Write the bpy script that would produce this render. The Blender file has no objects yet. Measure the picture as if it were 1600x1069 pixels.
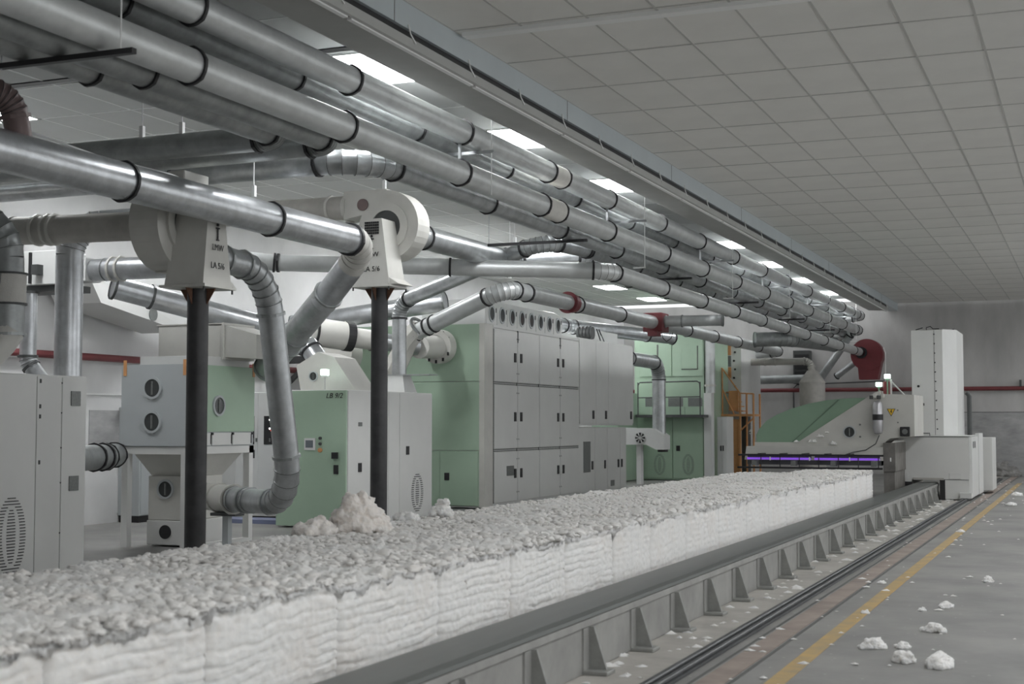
import bpy, bmesh, math, random
from mathutils import Vector, Matrix, noise
random.seed(7)
PI = math.pi
scn = bpy.context.scene
COL = scn.collection

# ------------------------------------------------------------------ camera, world, exposure
cam_d = bpy.data.cameras.new('camera')
cam = bpy.data.objects.new('camera', cam_d); COL.objects.link(cam)
cam_d.sensor_fit = 'HORIZONTAL'; cam_d.sensor_width = 36.0; cam_d.lens = 50.0
cam_d.clip_start = 0.1; cam_d.clip_end = 200
R3 = Matrix(((0.92591031, 0.0216396, 0.37712309), (0.37774343, -0.05304217, -0.92438976), (0.0, 0.99835778, -0.05728651)))
cam.matrix_world = Matrix.Translation((0, 0, 1.5)) @ R3.to_4x4()
cam_d.dof.use_dof = True; cam_d.dof.focus_distance = 20.0; cam_d.dof.aperture_fstop = 3.2
scn.camera = cam

W = bpy.data.worlds.new('hall_fill'); scn.world = W; W.use_nodes = True  # even fill light added, entering by the open right side
bg = W.node_tree.nodes['Background']
bg.inputs[0].default_value = (0.965, 0.985, 1.0, 1); bg.inputs[1].default_value = 0.72
scn.view_settings.view_transform = 'Standard'; scn.view_settings.look = 'None'
scn.view_settings.exposure = 0.70; scn.view_settings.gamma = 1.0
scn.view_settings.use_curve_mapping = False
PANEL_EMIT = 19.0          # ceiling light diffusers

CZ = 5.06                  # ceiling height
WALLX = -13.8              # left wall
BACKY = 43.3               # end wall

# ------------------------------------------------------------------ materials
def newmat(name):
    m = bpy.data.materials.new(name); m.use_nodes = True
    nt = m.node_tree
    return m, nt, nt.nodes['Principled BSDF']

def mat(name, col, rough=0.5, metal=0.0, var=0.0, vscale=3.0, bump=0.0, bscale=60.0, dark=None, stretch=None, sheen=0.0, spec=0.5):
    m, nt, b = newmat(name)
    b.inputs['Roughness'].default_value = rough; b.inputs['Metallic'].default_value = metal
    b.inputs['Specular IOR Level'].default_value = spec
    if sheen: b.inputs['Sheen Weight'].default_value = sheen
    c = (*col, 1)
    b.inputs['Base Color'].default_value = c
    if var or bump:
        tc = nt.nodes.new('ShaderNodeTexCoord')
        mp = nt.nodes.new('ShaderNodeMapping'); nt.links.new(tc.outputs['Object'], mp.inputs[0])
        if stretch: mp.inputs['Scale'].default_value = stretch
    if var:
        n = nt.nodes.new('ShaderNodeTexNoise'); n.inputs['Scale'].default_value = vscale; n.inputs['Detail'].default_value = 7
        n.inputs['Roughness'].default_value = 0.62
        nt.links.new(mp.outputs[0], n.inputs['Vector'])
        r = nt.nodes.new('ShaderNodeValToRGB')
        d = dark or tuple(x * (1 - var) for x in col)
        r.color_ramp.elements[0].position = 0.3; r.color_ramp.elements[1].position = 0.7
        r.color_ramp.elements[0].color = (*d, 1); r.color_ramp.elements[1].color = (*[min(1, x * (1 + var * .35)) for x in col], 1)
        nt.links.new(n.outputs['Fac'], r.inputs[0]); nt.links.new(r.outputs[0], b.inputs['Base Color'])
    if bump:
        n2 = nt.nodes.new('ShaderNodeTexNoise'); n2.inputs['Scale'].default_value = bscale; n2.inputs['Detail'].default_value = 5
        nt.links.new(mp.outputs[0], n2.inputs['Vector'])
        bu = nt.nodes.new('ShaderNodeBump'); bu.inputs['Strength'].default_value = bump; bu.inputs['Distance'].default_value = 0.02
        nt.links.new(n2.outputs['Fac'], bu.inputs['Height']); nt.links.new(bu.outputs[0], b.inputs['Normal'])
    return m

def emit(name, col, s):
    m, nt, b = newmat(name)
    b.inputs['Base Color'].default_value = (*col, 1)
    b.inputs['Emission Color'].default_value = (*col, 1); b.inputs['Emission Strength'].default_value = s
    return m

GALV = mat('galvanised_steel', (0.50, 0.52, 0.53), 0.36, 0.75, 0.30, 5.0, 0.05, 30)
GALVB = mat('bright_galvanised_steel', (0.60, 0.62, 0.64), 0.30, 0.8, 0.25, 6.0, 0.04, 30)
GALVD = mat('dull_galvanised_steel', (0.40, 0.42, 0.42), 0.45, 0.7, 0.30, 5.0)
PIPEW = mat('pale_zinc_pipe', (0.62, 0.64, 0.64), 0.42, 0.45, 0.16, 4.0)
DUST = mat('dusty_beige_pipe', (0.50, 0.485, 0.455), 0.6, 0.15, 0.2, 4.0)
BLACK = mat('black_rubber', (0.018, 0.018, 0.02), 0.5)
CREAM = mat('cream_paint', (0.60, 0.595, 0.56), 0.45, 0, 0.1, 2.5)
CANVAS = mat('cream_canvas', (0.64, 0.63, 0.595), 0.85, 0, 0.10, 8, 0.2, 60)
CAB = mat('pale_grey_enamel', (0.69, 0.695, 0.68), 0.42, 0, 0.05, 1.5)
CABG = mat('blue_grey_enamel', (0.47, 0.50, 0.51), 0.45, 0, 0.06, 2)
WHITE = mat('white_enamel', (0.72, 0.73, 0.72), 0.4, 0, 0.05, 2)
GREEN = mat('mint_green_enamel', (0.385, 0.515, 0.395), 0.45, 0, 0.07, 1.6)
GREEND = mat('hood_green', (0.25, 0.375, 0.27), 0.4, 0, 0.08, 2)
STEELK = mat('black_painted_steel', (0.022, 0.022, 0.024), 0.45, 0.2, 0.5, 4, dark=(0.06, 0.06, 0.062))
RUST = mat('rusty_plate', (0.16, 0.085, 0.055), 0.8, 0.2, 0.4, 12)
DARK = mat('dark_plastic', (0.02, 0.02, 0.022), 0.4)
DGREY = mat('dark_grey_metal', (0.09, 0.095, 0.095), 0.5, 0.3, 0.2, 5)
SEAM = mat('seam_shadow_gasket', (0.12, 0.125, 0.12), 0.7)
GLASS = mat('smoked_sight_glass', (0.06, 0.065, 0.065), 0.12)
GREYWIN = mat('grey_plate_window', (0.20, 0.21, 0.205), 0.35, 0.2, 0.2, 40)
RED = mat('red_paint', (0.19, 0.035, 0.042), 0.45, 0, 0.15, 4)
REDPIPE = mat('dark_red_pipe', (0.20, 0.045, 0.05), 0.5, 0, 0.2, 3)
ORANGE = mat('orange_paint', (0.70, 0.35, 0.15), 0.5, 0, 0.15, 4)
YELLOW = mat('yellow_paint', (0.85, 0.55, 0.04), 0.5)
BELT = mat('dark_belt_cover', (0.105, 0.115, 0.108), 0.36, 0.1, 0.3, 1.2, stretch=(3, 0.3, 3))
DUCTW = mat('dusty_grey_duct', (0.36, 0.36, 0.345), 0.6, 0.1, 0.25, 3)
RIB = mat('grey_rib_steel', (0.33, 0.335, 0.32), 0.5, 0.2, 0.3, 8)
RAILM = mat('rail_steel', (0.095, 0.10, 0.105), 0.45, 0.25, 0.3, 10)
BEAMC = mat('blue_white_beam', (0.50, 0.55, 0.57), 0.5, 0, 0.06, 1.5)
TRAYC = mat('grey_tray', (0.40, 0.405, 0.39), 0.55, 0.1, 0.1, 2)
STRIPW = mat('white_strip', (0.85, 0.86, 0.85), 0.5)
TILE = mat('ceiling_tile', (0.79, 0.785, 0.755), 0.9, 0, 0.06, 1.2, 0.1, 200)
TBAR = mat('ceiling_grid_dark', (0.52, 0.52, 0.50), 0.7)
TBARW = mat('ceiling_grid_white', (0.86, 0.87, 0.86), 0.5)
TILEL = mat('white_ceiling_tile', (0.62, 0.63, 0.62), 0.85, 0, 0.06, 1.2)
BROWN = mat('mauve_brown_plastic', (0.20, 0.145, 0.14), 0.5, 0, 0.15, 6)
SILVER = mat('silver_tank', (0.55, 0.55, 0.57), 0.3, 0.7, 0.1, 6)
COTW = mat('loose_cotton', (0.95, 0.935, 0.91), 1.0, 0, 0.08, 5, 0.5, 70, sheen=0.3, spec=0.1)
PINKC = mat('pinkish_cotton', (0.92, 0.865, 0.82), 1.0, 0, 0.10, 5, 0.5, 60, sheen=0.3, spec=0.1)
CLOTH = mat('white_rag', (0.75, 0.74, 0.72), 0.95)
LIT = emit('ceiling_diffuser', (0.98, 0.99, 1.0), PANEL_EMIT)
UV = emit('violet_tube', (0.20, 0.07, 0.58), 0.5)
LED = emit('red_led', (1.0, 0.08, 0.03), 3.0)
LEDW = emit('white_led', (1.0, 0.95, 0.9), 3.0)
LAMPG = emit('green_white_lamp', (0.75, 1.0, 0.85), 3.5)
SCREEN = mat('screen', (0.16, 0.18, 0.20), 0.2)
CYAN = mat('blue_crate', (0.20, 0.23, 0.36), 0.4)

GRIME_SHADE = mat('grimy_shaded_steel', (0.22, 0.21, 0.195), 0.7, 0.1, 0.35, 4)  # brown-grey plate tone, also the painted shade below the arm
def cotton_mat():
    m, nt, b = newmat('baled_cotton')
    tc = nt.nodes.new('ShaderNodeTexCoord')
    b.inputs['Roughness'].default_value = 1; b.inputs['Sheen Weight'].default_value = 0.3; b.inputs['Specular IOR Level'].default_value = 0.1
    n = nt.nodes.new('ShaderNodeTexNoise'); n.inputs['Scale'].default_value = 2.2; n.inputs['Detail'].default_value = 8; n.inputs['Roughness'].default_value = 0.7
    nt.links.new(tc.outputs['Object'], n.inputs['Vector'])
    r = nt.nodes.new('ShaderNodeValToRGB'); e = r.color_ramp.elements
    e[0].position = 0.25; e[0].color = (0.86, 0.81, 0.765, 1); e[1].position = 0.5; e[1].color = (0.92, 0.905, 0.88, 1)
    x = e.new(0.75); x.color = (0.94, 0.93, 0.91, 1)
    nt.links.new(n.outputs['Fac'], r.inputs[0]); nt.links.new(r.outputs[0], b.inputs['Base Color'])
    n2 = nt.nodes.new('ShaderNodeTexNoise'); n2.inputs['Scale'].default_value = 55; n2.inputs['Detail'].default_value = 6
    nt.links.new(tc.outputs['Object'], n2.inputs['Vector'])
    bu = nt.nodes.new('ShaderNodeBump'); bu.inputs['Strength'].default_value = 0.16; bu.inputs['Distance'].default_value = 0.02
    nt.links.new(n2.outputs['Fac'], bu.inputs['Height']); nt.links.new(bu.outputs[0], b.inputs['Normal'])
    return m
COTTON = cotton_mat(); FIBRE = cotton_mat(); FIBRE.name = 'loose_cotton_fibre'
for m_ in (COTTON, COTW, PINKC):
    b_ = m_.node_tree.nodes['Principled BSDF']
    b_.inputs['Subsurface Weight'].default_value = 0.85; b_.inputs['Subsurface Radius'].default_value = (1, 0.97, 0.93); b_.inputs['Subsurface Scale'].default_value = 0.05

def floor_mat():
    m, nt, b = newmat('worn_concrete')
    tc = nt.nodes.new('ShaderNodeTexCoord')
    n = nt.nodes.new('ShaderNodeTexNoise'); n.inputs['Scale'].default_value = 0.9; n.inputs['Detail'].default_value = 9; n.inputs['Roughness'].default_value = 0.65
    nt.links.new(tc.outputs['Object'], n.inputs['Vector'])
    r = nt.nodes.new('ShaderNodeValToRGB'); e = r.color_ramp.elements
    e[0].position = 0.3; e[0].color = (0.20, 0.20, 0.195, 1); e[1].position = 0.72; e[1].color = (0.34, 0.335, 0.32, 1)
    nt.links.new(n.outputs['Fac'], r.inputs[0])
    v = nt.nodes.new('ShaderNodeTexVoronoi'); v.inputs['Scale'].default_value = 7
    nt.links.new(tc.outputs['Object'], v.inputs['Vector'])
    lt = nt.nodes.new('ShaderNodeMath'); lt.operation = 'LESS_THAN'; lt.inputs[1].default_value = 0.07
    nt.links.new(v.outputs['Distance'], lt.inputs[0])
    mx = nt.nodes.new('ShaderNodeMixRGB'); mx.inputs[2].default_value = (0.55, 0.54, 0.52, 1)
    ml = nt.nodes.new('ShaderNodeMath'); ml.operation = 'MULTIPLY'; ml.inputs[1].default_value = 0.5
    nt.links.new(lt.outputs[0], ml.inputs[0]); nt.links.new(ml.outputs[0], mx.inputs[0]); nt.links.new(r.outputs[0], mx.inputs[1])
    nt.links.new(mx.outputs[0], b.inputs['Base Color']); b.inputs['Roughness'].default_value = 0.6
    return m
FLOOR = floor_mat()
STRIPF = mat('pale_dusty_concrete', (0.50, 0.48, 0.445), 0.75, 0, 0.25, 2.5)
PINKF = mat('pinkish_worn_concrete', (0.36, 0.30, 0.265), 0.75, 0, 0.3, 3)
LINEY = mat('worn_yellow_line', (0.52, 0.35, 0.13), 0.6, 0, 0.35, 4, dark=(0.36, 0.29, 0.18))
WALLM = mat('stained_white_plaster', (0.52, 0.515, 0.505), 0.85, 0, 0.26, 0.9, 0.1, 30, stretch=(1, 1, 0.35))
WALLL = mat('white_plaster', (0.74, 0.74, 0.74), 0.85, 0, 0.12, 0.8, 0.08, 30)
WALLD = mat('grey_marbled_dado', (0.42, 0.42, 0.42), 0.6, 0, 0.3, 2.0, stretch=(1, 1, 2.5))

# ------------------------------------------------------------------ mesh helpers
ORG = {}
def tag(o, label=None, cat=None, group=None, kind=None):
    if label: o['label'] = label
    if cat: o['category'] = cat
    if group: o['group'] = group
    if kind: o['kind'] = kind
    return o

def thing(name, label, cat, loc=(0, 0, 0), rotz=0.0, group=None):
    o = bpy.data.objects.new(name, None); COL.objects.link(o)
    o.empty_display_size = 0.1; o.location = loc; o.rotation_euler = (0, 0, rotz)
    tag(o, label, cat, group)
    ORG[o.name] = Vector((0, 0, 0)) if rotz else Vector(loc)
    return o

class MB:
    def __init__(s): s.v = []; s.f = []; s.sm = []
    def add(s, vs, fs, smooth=False):
        k = len(s.v); s.v += [tuple(p) for p in vs]; s.f += [tuple(i + k for i in f) for f in fs]; s.sm += [smooth] * len(fs)
        return s
    def box(s, x0, x1, y0, y1, z0, z1, ch=0.0):
        if x0 > x1: x0, x1 = x1, x0
        if y0 > y1: y0, y1 = y1, y0
        if z0 > z1: z0, z1 = z1, z0
        if ch <= 0:
            return s.add([(x, y, z) for x in (x0, x1) for y in (y0, y1) for z in (z0, z1)],
                         [(0, 1, 3, 2), (4, 6, 7, 5), (0, 4, 5, 1), (2, 3, 7, 6), (0, 2, 6, 4), (1, 5, 7, 3)])
        b = bmesh.new(); bmesh.ops.create_cube(b, size=1)
        for q in b.verts: q.co = ((x0 + x1) / 2 + q.co.x * (x1 - x0), (y0 + y1) / 2 + q.co.y * (y1 - y0), (z0 + z1) / 2 + q.co.z * (z1 - z0))
        bmesh.ops.bevel(b, geom=b.edges[:], offset=ch, segments=1, affect='EDGES')
        b.verts.index_update()
        s.add([tuple(q.co) for q in b.verts], [[q.index for q in f.verts] for f in b.faces]); b.free(); return s
    def prism(s, poly, axis, a, b):
        """poly: 2D points; axis 'y': (x,z) extruded y a..b; 'x': (y,z); 'z': (x,y)"""
        n = len(poly)
        mk = {'y': lambda p, t: (p[0], t, p[1]), 'x': lambda p, t: (t, p[0], p[1]), 'z': lambda p, t: (p[0], p[1], t)}[axis]
        vs = [mk(p, a) for p in poly] + [mk(p, b) for p in poly]
        fs = [tuple(range(n)), tuple(range(2 * n - 1, n - 1, -1))] + [(i, i + n, (i + 1) % n + n, (i + 1) % n) for i in range(n)]
        return s.add(vs, fs)
    def tube(s, st, n=20, caps=False, closed=False):
        """st: list of (point, radius); mitred along the polyline"""
        P = [Vector(p) for p, r in st]; m = len(P)
        T = []
        for i in range(m):
            a = P[max(0, i - 1)]; c = P[min(m - 1, i + 1)]; k = 1
            d = c - a
            if d.length < 1e-6: d = T[-1] if T else Vector((0, 0, 1))
            T.append(d.normalized())
        t0 = T[0]; u = t0.orthogonal().normalized()
        vs = []; fs = []
        for i in range(m):
            if i:
                q = T[i - 1].rotation_difference(T[i]); u = q @ u
            w = T[i].cross(u).normalized(); u = w.cross(T[i]).normalized()
            # mitre stretch
            for k in range(n):
                a = 2 * PI * k / n
                vs.append(P[i] + (u * math.cos(a) + w * math.sin(a)) * st[i][1])
        for i in range(m - 1):
            for k in range(n):
                fs.append((i * n + k, i * n + (k + 1) % n, (i + 1) * n + (k + 1) % n, (i + 1) * n + k))
        s.add(vs, fs, True)
        if caps:
            k = len(s.v) - len(vs)
            s.f.append(tuple(k + j for j in range(n - 1, -1, -1))); s.sm.append(False)
            s.f.append(tuple(k + (m - 1) * n + j for j in range(n))); s.sm.append(False)
        return s
    def cyl(s, p0, p1, r, r1=None, n=20, caps=True):
        return s.tube([(p0, r), (p1, r if r1 is None else r1)], n, caps)
    def ring(s, c, d, ri, ro, w, n=28, lug=0.0):
        c = Vector(c); d = Vector(d).normalized(); u = d.orthogonal().normalized(); v = d.cross(u)
        vs = []; fs = []
        for k in range(n):
            a = 2 * PI * k / n; e = u * math.cos(a) + v * math.sin(a)
            o = ro + (lug if k % 5 == 0 else 0)
            vs += [c + e * ri - d * w / 2, c + e * o - d * w / 2, c + e * o + d * w / 2, c + e * ri + d * w / 2]
        for k in range(n):
            a = 4 * k; b = 4 * ((k + 1) % n)
            for j in range(4): fs.append((a + j, b + j, b + (j + 1) % 4, a + (j + 1) % 4))
        return s.add(vs, fs, False)
    def build(s, name, m, parent=None, kind=None, local=False):
        me = bpy.data.meshes.new(name)
        off = Vector((0, 0, 0))
        root = parent
        while root is not None and root.parent is not None: root = root.parent
        if root is not None and not local: off = ORG.get(root.name, off)
        me.from_pydata([(a - off.x, b - off.y, c - off.z) for a, b, c in s.v], [], s.f)
        me.polygons.foreach_set('use_smooth', s.sm)
        me.update()
        b = bmesh.new(); b.from_mesh(me); bmesh.ops.recalc_face_normals(b, faces=b.faces[:]); b.to_mesh(me); b.free()
        if m: me.materials.append(m)
        if any(s.sm) and len(s.v) < 2500: me.set_sharp_from_angle(angle=math.radians(32))
        o = bpy.data.objects.new(name, me); COL.objects.link(o)
        if parent is not None: o.parent = parent
        if kind: o['kind'] = kind
        return o

def copy_part(o, parent, loc=None):
    c = o.copy(); COL.objects.link(c); c.parent = parent
    if loc is not None: c.location = loc
    return c

def bx(name, m, parent, x0, x1, y0, y1, z0, z1, ch=0.0, local=False):
    return MB().box(x0, x1, y0, y1, z0, z1, ch).build(name, m, parent, local=local)

def text(body, size, m, parent, origin, xdir, ydir, name='lettering', ext=0.0015, shear=0.0, local=False):
    cu = bpy.data.curves.new(name, 'FONT'); cu.body = body; cu.size = size; cu.extrude = ext; cu.align_x = 'CENTER'; cu.shear = shear; cu.resolution_u = 2
    t = bpy.data.objects.new(name, cu); COL.objects.link(t)
    bpy.context.view_layer.update()
    me = bpy.data.meshes.new_from_object(t.evaluated_get(bpy.context.evaluated_depsgraph_get()))
    bpy.data.objects.remove(t); bpy.data.curves.remove(cu)
    x = Vector(xdir).normalized(); y = Vector(ydir).normalized(); z = x.cross(y)
    M4 = Matrix((x, y, z)).transposed().to_4x4(); M4.translation = Vector(origin)
    if not local:
        root = parent
        while root.parent is not None: root = root.parent
        M4.translation -= ORG[root.name]
    me.transform(M4); me.materials.clear(); me.materials.append(m)
    o = bpy.data.objects.new(name, me); COL.objects.link(o); o.parent = parent
    return o

# pipes: straight sections between collars, segmented elbows at the corners
def fillet(pts, rad):
    P = [Vector(p) for p in pts]; out = []; cur = P[0]
    for i in range(1, len(P) - 1):
        a = (P[i - 1] - P[i]).normalized(); c = (P[i + 1] - P[i]).normalized()
        ang = a.angle(c); t = rad / math.tan(ang / 2) if ang < PI - 0.01 else 0
        t = min(t, (P[i] - cur).length * 0.98, (P[i + 1] - P[i]).length * 0.9)
        s = P[i] + a * t; e = P[i] + c * t
        r2 = t * math.tan(ang / 2)
        bis = (a + c).normalized(); ctr = P[i] + bis * (r2 / math.sin(ang / 2))
        out.append(('L', cur, s))
        n = max(3, int(round((PI - ang) / (PI / 2) * 7)))
        va = s - ctr; ax = va.cross(e - ctr).normalized(); tot = PI - ang
        out.append(('A', [ctr + Matrix.Rotation(tot * k / n, 3, ax) @ va for k in range(n + 1)]))
        cur = e
    out.append(('L', cur, P[-1]))
    return out

def pipe(name, label, pts, r, m, spacing=2.44, first=1.2, collars=None, bend=None, elbow_mat=None, collar_mat=BLACK, group=None,
         end_collars=(True, True), elbow_collars=True, n=24, cat='pipe', clw=0.03, sleeves=()):
    """one pneumatic pipe run; collars: list of distances along the first straight (else every `spacing`)"""
    root = thing(name, label, cat, tuple(pts[0]), 0, group)
    org = Vector(pts[0])
    segs = fillet(pts, bend or r * 2.6)
    proto = {}
    def collar(c, d):
        k = 'c'
        if k not in proto:
            o = MB().ring((0, 0, 0), (0, 0, 1), r * 0.98, r + 0.016, clw, 30, 0.006).build('collar', collar_mat, root, local=True)
            proto[k] = o
        else: o = copy_part(proto[k], root)
        o.location = Vector(c) - org
        o.rotation_mode = 'QUATERNION'; o.rotation_quaternion = Vector((0, 0, 1)).rotation_difference(Vector(d).normalized())
    nl = 0
    for i, sg in enumerate(segs):
        if sg[0] == 'L':
            a, b = sg[1], sg[2]; L = (b - a).length; d = (b - a).normalized() if L > 1e-4 else Vector((0, 0, 1))
            if L < 0.02: continue
            if collars is not None and nl == 0: cuts = [c for c in collars if 0 < c < L]
            else:
                cuts = []; q = first if nl == 0 else spacing
                while q < L - 0.4: cuts.append(q); q += spacing
            if i > 0 and elbow_collars: collar(a, d)
            if i < len(segs) - 1 and elbow_collars: collar(b, d)
            if i == 0 and end_collars[0]: collar(a, d)
            if i == len(segs) - 1 and end_collars[1]: collar(b, d)
            for c in cuts: collar(a + d * c, d)
            e = [0] + cuts + [L]
            for k in range(len(e) - 1):
                sl = any(lo <= (e[k] + e[k + 1]) / 2 <= hi for lo, hi in sleeves) and nl == 0
                MB().cyl(a + d * e[k], a + d * e[k + 1], r * (1.03 if sl else 1), n=n, caps=(k == 0 or k == len(e) - 2)).build('canvas_sleeve' if sl else 'pipe_section', CANVAS if sl else m, root)
            nl += 1
        else:
            Q = sg[1]; st = []
            for k, p in enumerate(Q):
                if 0 < k < len(Q) - 1:
                    t = (Q[k + 1] - Q[k - 1]).normalized() * 0.006
                    st += [(p - t * 2, r), (p - t, r + 0.007), (p + t, r + 0.007), (p + t * 2, r)]
                else: st.append((p, r))
            eb = MB().tube(st, n).build('elbow', elbow_mat or m, root)
            sm_ = {CANVAS: DUST, BROWN: DARK}.get(elbow_mat or m, SEAM)
            for k in range(1, len(Q) - 1):
                MB().ring(Q[k], Q[k + 1] - Q[k - 1], r * .99, r + .0085, .006, 24).build('seam', sm_, eb)
    return root

# ------------------------------------------------------------------ setting
def struct(o): o['kind'] = 'structure'; return o
fl = struct(MB().box(-14.0, 9, -6, 43.5, -0.2, 0).build('floor', FLOOR))
bx('track_bed', STRIPF, fl, -3.35, -2.38, -2, 43, 0.0, 0.006)
bx('worn_strip', PINKF, fl, -2.16, -2.0, -2, 43, 0.0, 0.005)
bx('floor_joint', SEAM, fl, -1.985, -1.965, -2, 43, 0.0, 0.005)
bx('floor_joint', SEAM, fl, -2.20, -2.185, -2, 43, 0.0, 0.005)
bx('yellow_line', LINEY, fl, -1.79, -1.68, -2, 38, 0.0, 0.005)

struct(MB().box(-14.0, 9, -6.2, -5.9, 0, CZ + 0.1).build('wall_front', WALLM))
struct(MB().box(-14.0, 9, BACKY, BACKY + 0.25, 0, CZ + 0.1).build('wall_back', WALLM))
wl = struct(MB().box(WALLX - 0.25, WALLX, -6, BACKY, 0, CZ + 0.1).build('wall_left', WALLL))
bk = bpy.data.objects['wall_back']
bx('dado', WALLD, bk, -5.0, 6.0, BACKY - 0.02, BACKY, 0, 1.82)
bx('dado_joint', SEAM, bk, -5.0, 6.0, BACKY - 0.025, BACKY, 1.82, 1.84)

# ceilings: individual panels on a grid, the ones beyond the readable distance joined
TW, TL = 0.632, 1.265
def ceiling(name, x_start, ncol, dirx, y_start, nrow, m, gridm, nr_ind, holes=()):
    root = struct(MB().box(min(x_start, x_start + dirx * ncol * TW), max(x_start, x_start + dirx * ncol * TW), y_start, y_start + nrow * TL, CZ + 0.010, CZ + 0.12).build(name, gridm))
    proto = None; rest = MB(); cnt = 0
    for j in range(nrow):
        for i in range(ncol):
            if (i, j) in holes: continue
            x = x_start + dirx * (i + 0.5) * TW; y = y_start + (j + 0.5) * TL
            dz = random.uniform(-0.004, 0.004)
            if nr_ind[0] <= j < nr_ind[1] and i < nr_ind[2]:
                if proto is None:
                    proto = MB().box(-TW / 2 + .008, TW / 2 - .008, -TL / 2 + .011, TL / 2 - .011, 0, 0.014, 0.003).build('ceiling_panel', m, root, local=True); o = proto
                else: o = copy_part(proto, root)
                o.location = (x, y, CZ + 0.002 + dz * .3); o.rotation_euler = (random.uniform(-.001, .001), random.uniform(-.004, .004), 0)
                cnt += 1
            else: rest.box(x - TW / 2 + .008, x + TW / 2 - .008, y - TL / 2 + .008, y + TL / 2 - .008, CZ + 0.002 + dz * .3, CZ + 0.02)
    xa, xb = sorted((x_start, x_start + dirx * ncol * TW))
    for i in range(ncol + 1):
        x = x_start + dirx * i * TW
        bx('grid_bar', gridm, root, x - .011, x + .011, y_start, y_start + nrow * TL, CZ - .003, CZ + .012)
    for j in range(nrow + 1):
        y = y_start + j * TL
        bx('grid_bar', gridm, root, xa, xb, y - .011, y + .011, CZ - .0025, CZ + .0115)
    if rest.v: rest.build('ceiling_panels', m, root, kind='stuff')
    return root
# right bay: cross joints seen at y = 12.87 + k*1.265, long joints at x = -1.36 + k*0.632
y0 = 12.85 - 15 * TL
cr = ceiling('ceiling', -1.36 - 6 * TW - 0.148, 23, 1, y0, 39, TILE, TBAR, (14, 34, 9))
# left bay
LIGHT_J = []
lx = -5.62
LY0 = 11.9 - 12 * TL
lights_y = [11.9 + 2.93 * TL * k for k in range(8)]
rows = [12, 15, 18, 21, 24, 27, 30, 33]
hol = set((1, r) for r in rows if r != 21) | set((9, r) for r in rows)
cl = ceiling('ceiling', lx, 13, -1, LY0, 35, TILEL, TBARW, (10, 26, 13), hol)
bx('ceiling_slot', DARK, cl, -13.7, -5.85, 11.68, 11.80, CZ - 0.01, CZ + 0.02)
for r in rows:
    for ci in (1, 9):
        if (ci, r) == (1, 21): continue
        x = lx - (ci + 0.5) * TW; y = LY0 + (r + 0.5) * TL
        k = rows.index(r)
        ordn = ['first', 'second', 'third', 'fourth', 'fifth', 'sixth', 'seventh', 'eighth'][k]
        t = thing('ceiling_light', ('lit ceiling panel light beside the grey tray, %s from the camera' % ordn) if ci == 1 else
                  ('lit ceiling panel light in the left wall row, %s from the camera' % ordn), 'light', (x, y, CZ), 0, 'ceiling panel lights')
        f = MB(); a, b = TW / 2 - .004, TL / 2 - .004
        f.box(x - a, x + a, y - b, y - b + .03, CZ - .012, CZ + .02).box(x - a, x + a, y + b - .03, y + b, CZ - .012, CZ + .02)
        f.box(x - a, x - a + .03, y - b, y + b, CZ - .012, CZ + .02).box(x + a - .03, x + a, y - b, y + b, CZ - .012, CZ + .02)
        f.build('frame', WHITE, t)
        bx('diffuser', LIT, t, x - a + .03, x + a - .03, y - b + .03, y + b - .03, CZ - .004, CZ + .02)

# right bay: unseen panels added to brighten the hall, past the frame's right edge
for k in range(-3, 9):
    x = -1.36 + 3.5 * TW; y = 12.85 + (3 * k - 3.5) * TL
    t = thing('ceiling_light', 'added fill light panel, out of view over the aisle bay, %s along the row' % ['first', 'second', 'third', 'fourth', 'fifth', 'sixth', 'seventh', 'eighth', 'ninth', 'tenth', 'eleventh', 'twelfth'][k + 3], 'light', (x, y, CZ), 0, 'ceiling panel lights')
    bx('frame', WHITE, t, x - .31, x + .31, y - .62, y + .62, CZ - .02, CZ + .001); bx('diffuser', LIT, t, x - .28, x + .28, y - .59, y + .59, CZ - .026, CZ - .02)

# beam, cable tray under it
struct(bx('trim_1', BEAMC, None, -5.56, -5.30, -5, BACKY, 4.84, CZ + 0.05))
bm1 = bpy.data.objects['trim_1']
for k in range(10):
    bx('beam_joint', SEAM, bm1, -5.3, -5.298, 2 + k * 4.2, 2.01 + k * 4.2, 4.84, CZ)
tr = thing('cable_tray', 'long grey suspended tray with a white strip under the pale blue ceiling beam', 'tray', (-5.5, -5, 4.7))
MB().prism([(-5.86, 4.735), (-5.84, 4.715), (-5.385, 4.69), (-5.385, 4.705), (-5.83, 4.73), (-5.83, 5.0), (-5.86, 5.0)], 'y', -5, 41.2).build('tray_pan', TRAYC, tr)
MB().prism([(-5.345, 4.70), (-5.335, 4.688), (-5.315, 4.70), (-5.29, 4.765), (-5.30, 4.768), (-5.325, 4.71)], 'y', -5, 41.2).build('tray_lip', TRAYC, tr)
for k in range(19):
    bx('white_strip', STRIPW, tr, -5.380, -5.338, -4.9 + k * 2.44, -4.9 + k * 2.44 + 2.38, 4.676, 4.70)
bx('tray_shade', DARK, tr, -5.80, -5.40, -4.9, 41.1, 4.74, 4.99)  # dark boxes here: shade inside the tray gap put into their colour
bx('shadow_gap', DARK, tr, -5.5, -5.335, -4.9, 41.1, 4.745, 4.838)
hk = None
for k in range(33):
    y = 2.0 + k * 1.255
    if y > 41: break
    if hk is None:
        hk = MB().tube([((0, 0, 0), .007), ((0.0, -.05, .03), .007), ((0, -.10, .06), .007), ((0, -.14, .13), .007)], 6, True).build('hanger_hook', STRIPW, tr, local=True)
        o = hk
    else: o = copy_part(hk, tr)
    o.location = (-5.288 + 5.5, y + 5, 0.04)
struct(bx('trim_2', TBARW, None, -5.25, 2.0, 11.66, 11.78, CZ - 0.035, CZ + 0.01))

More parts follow.
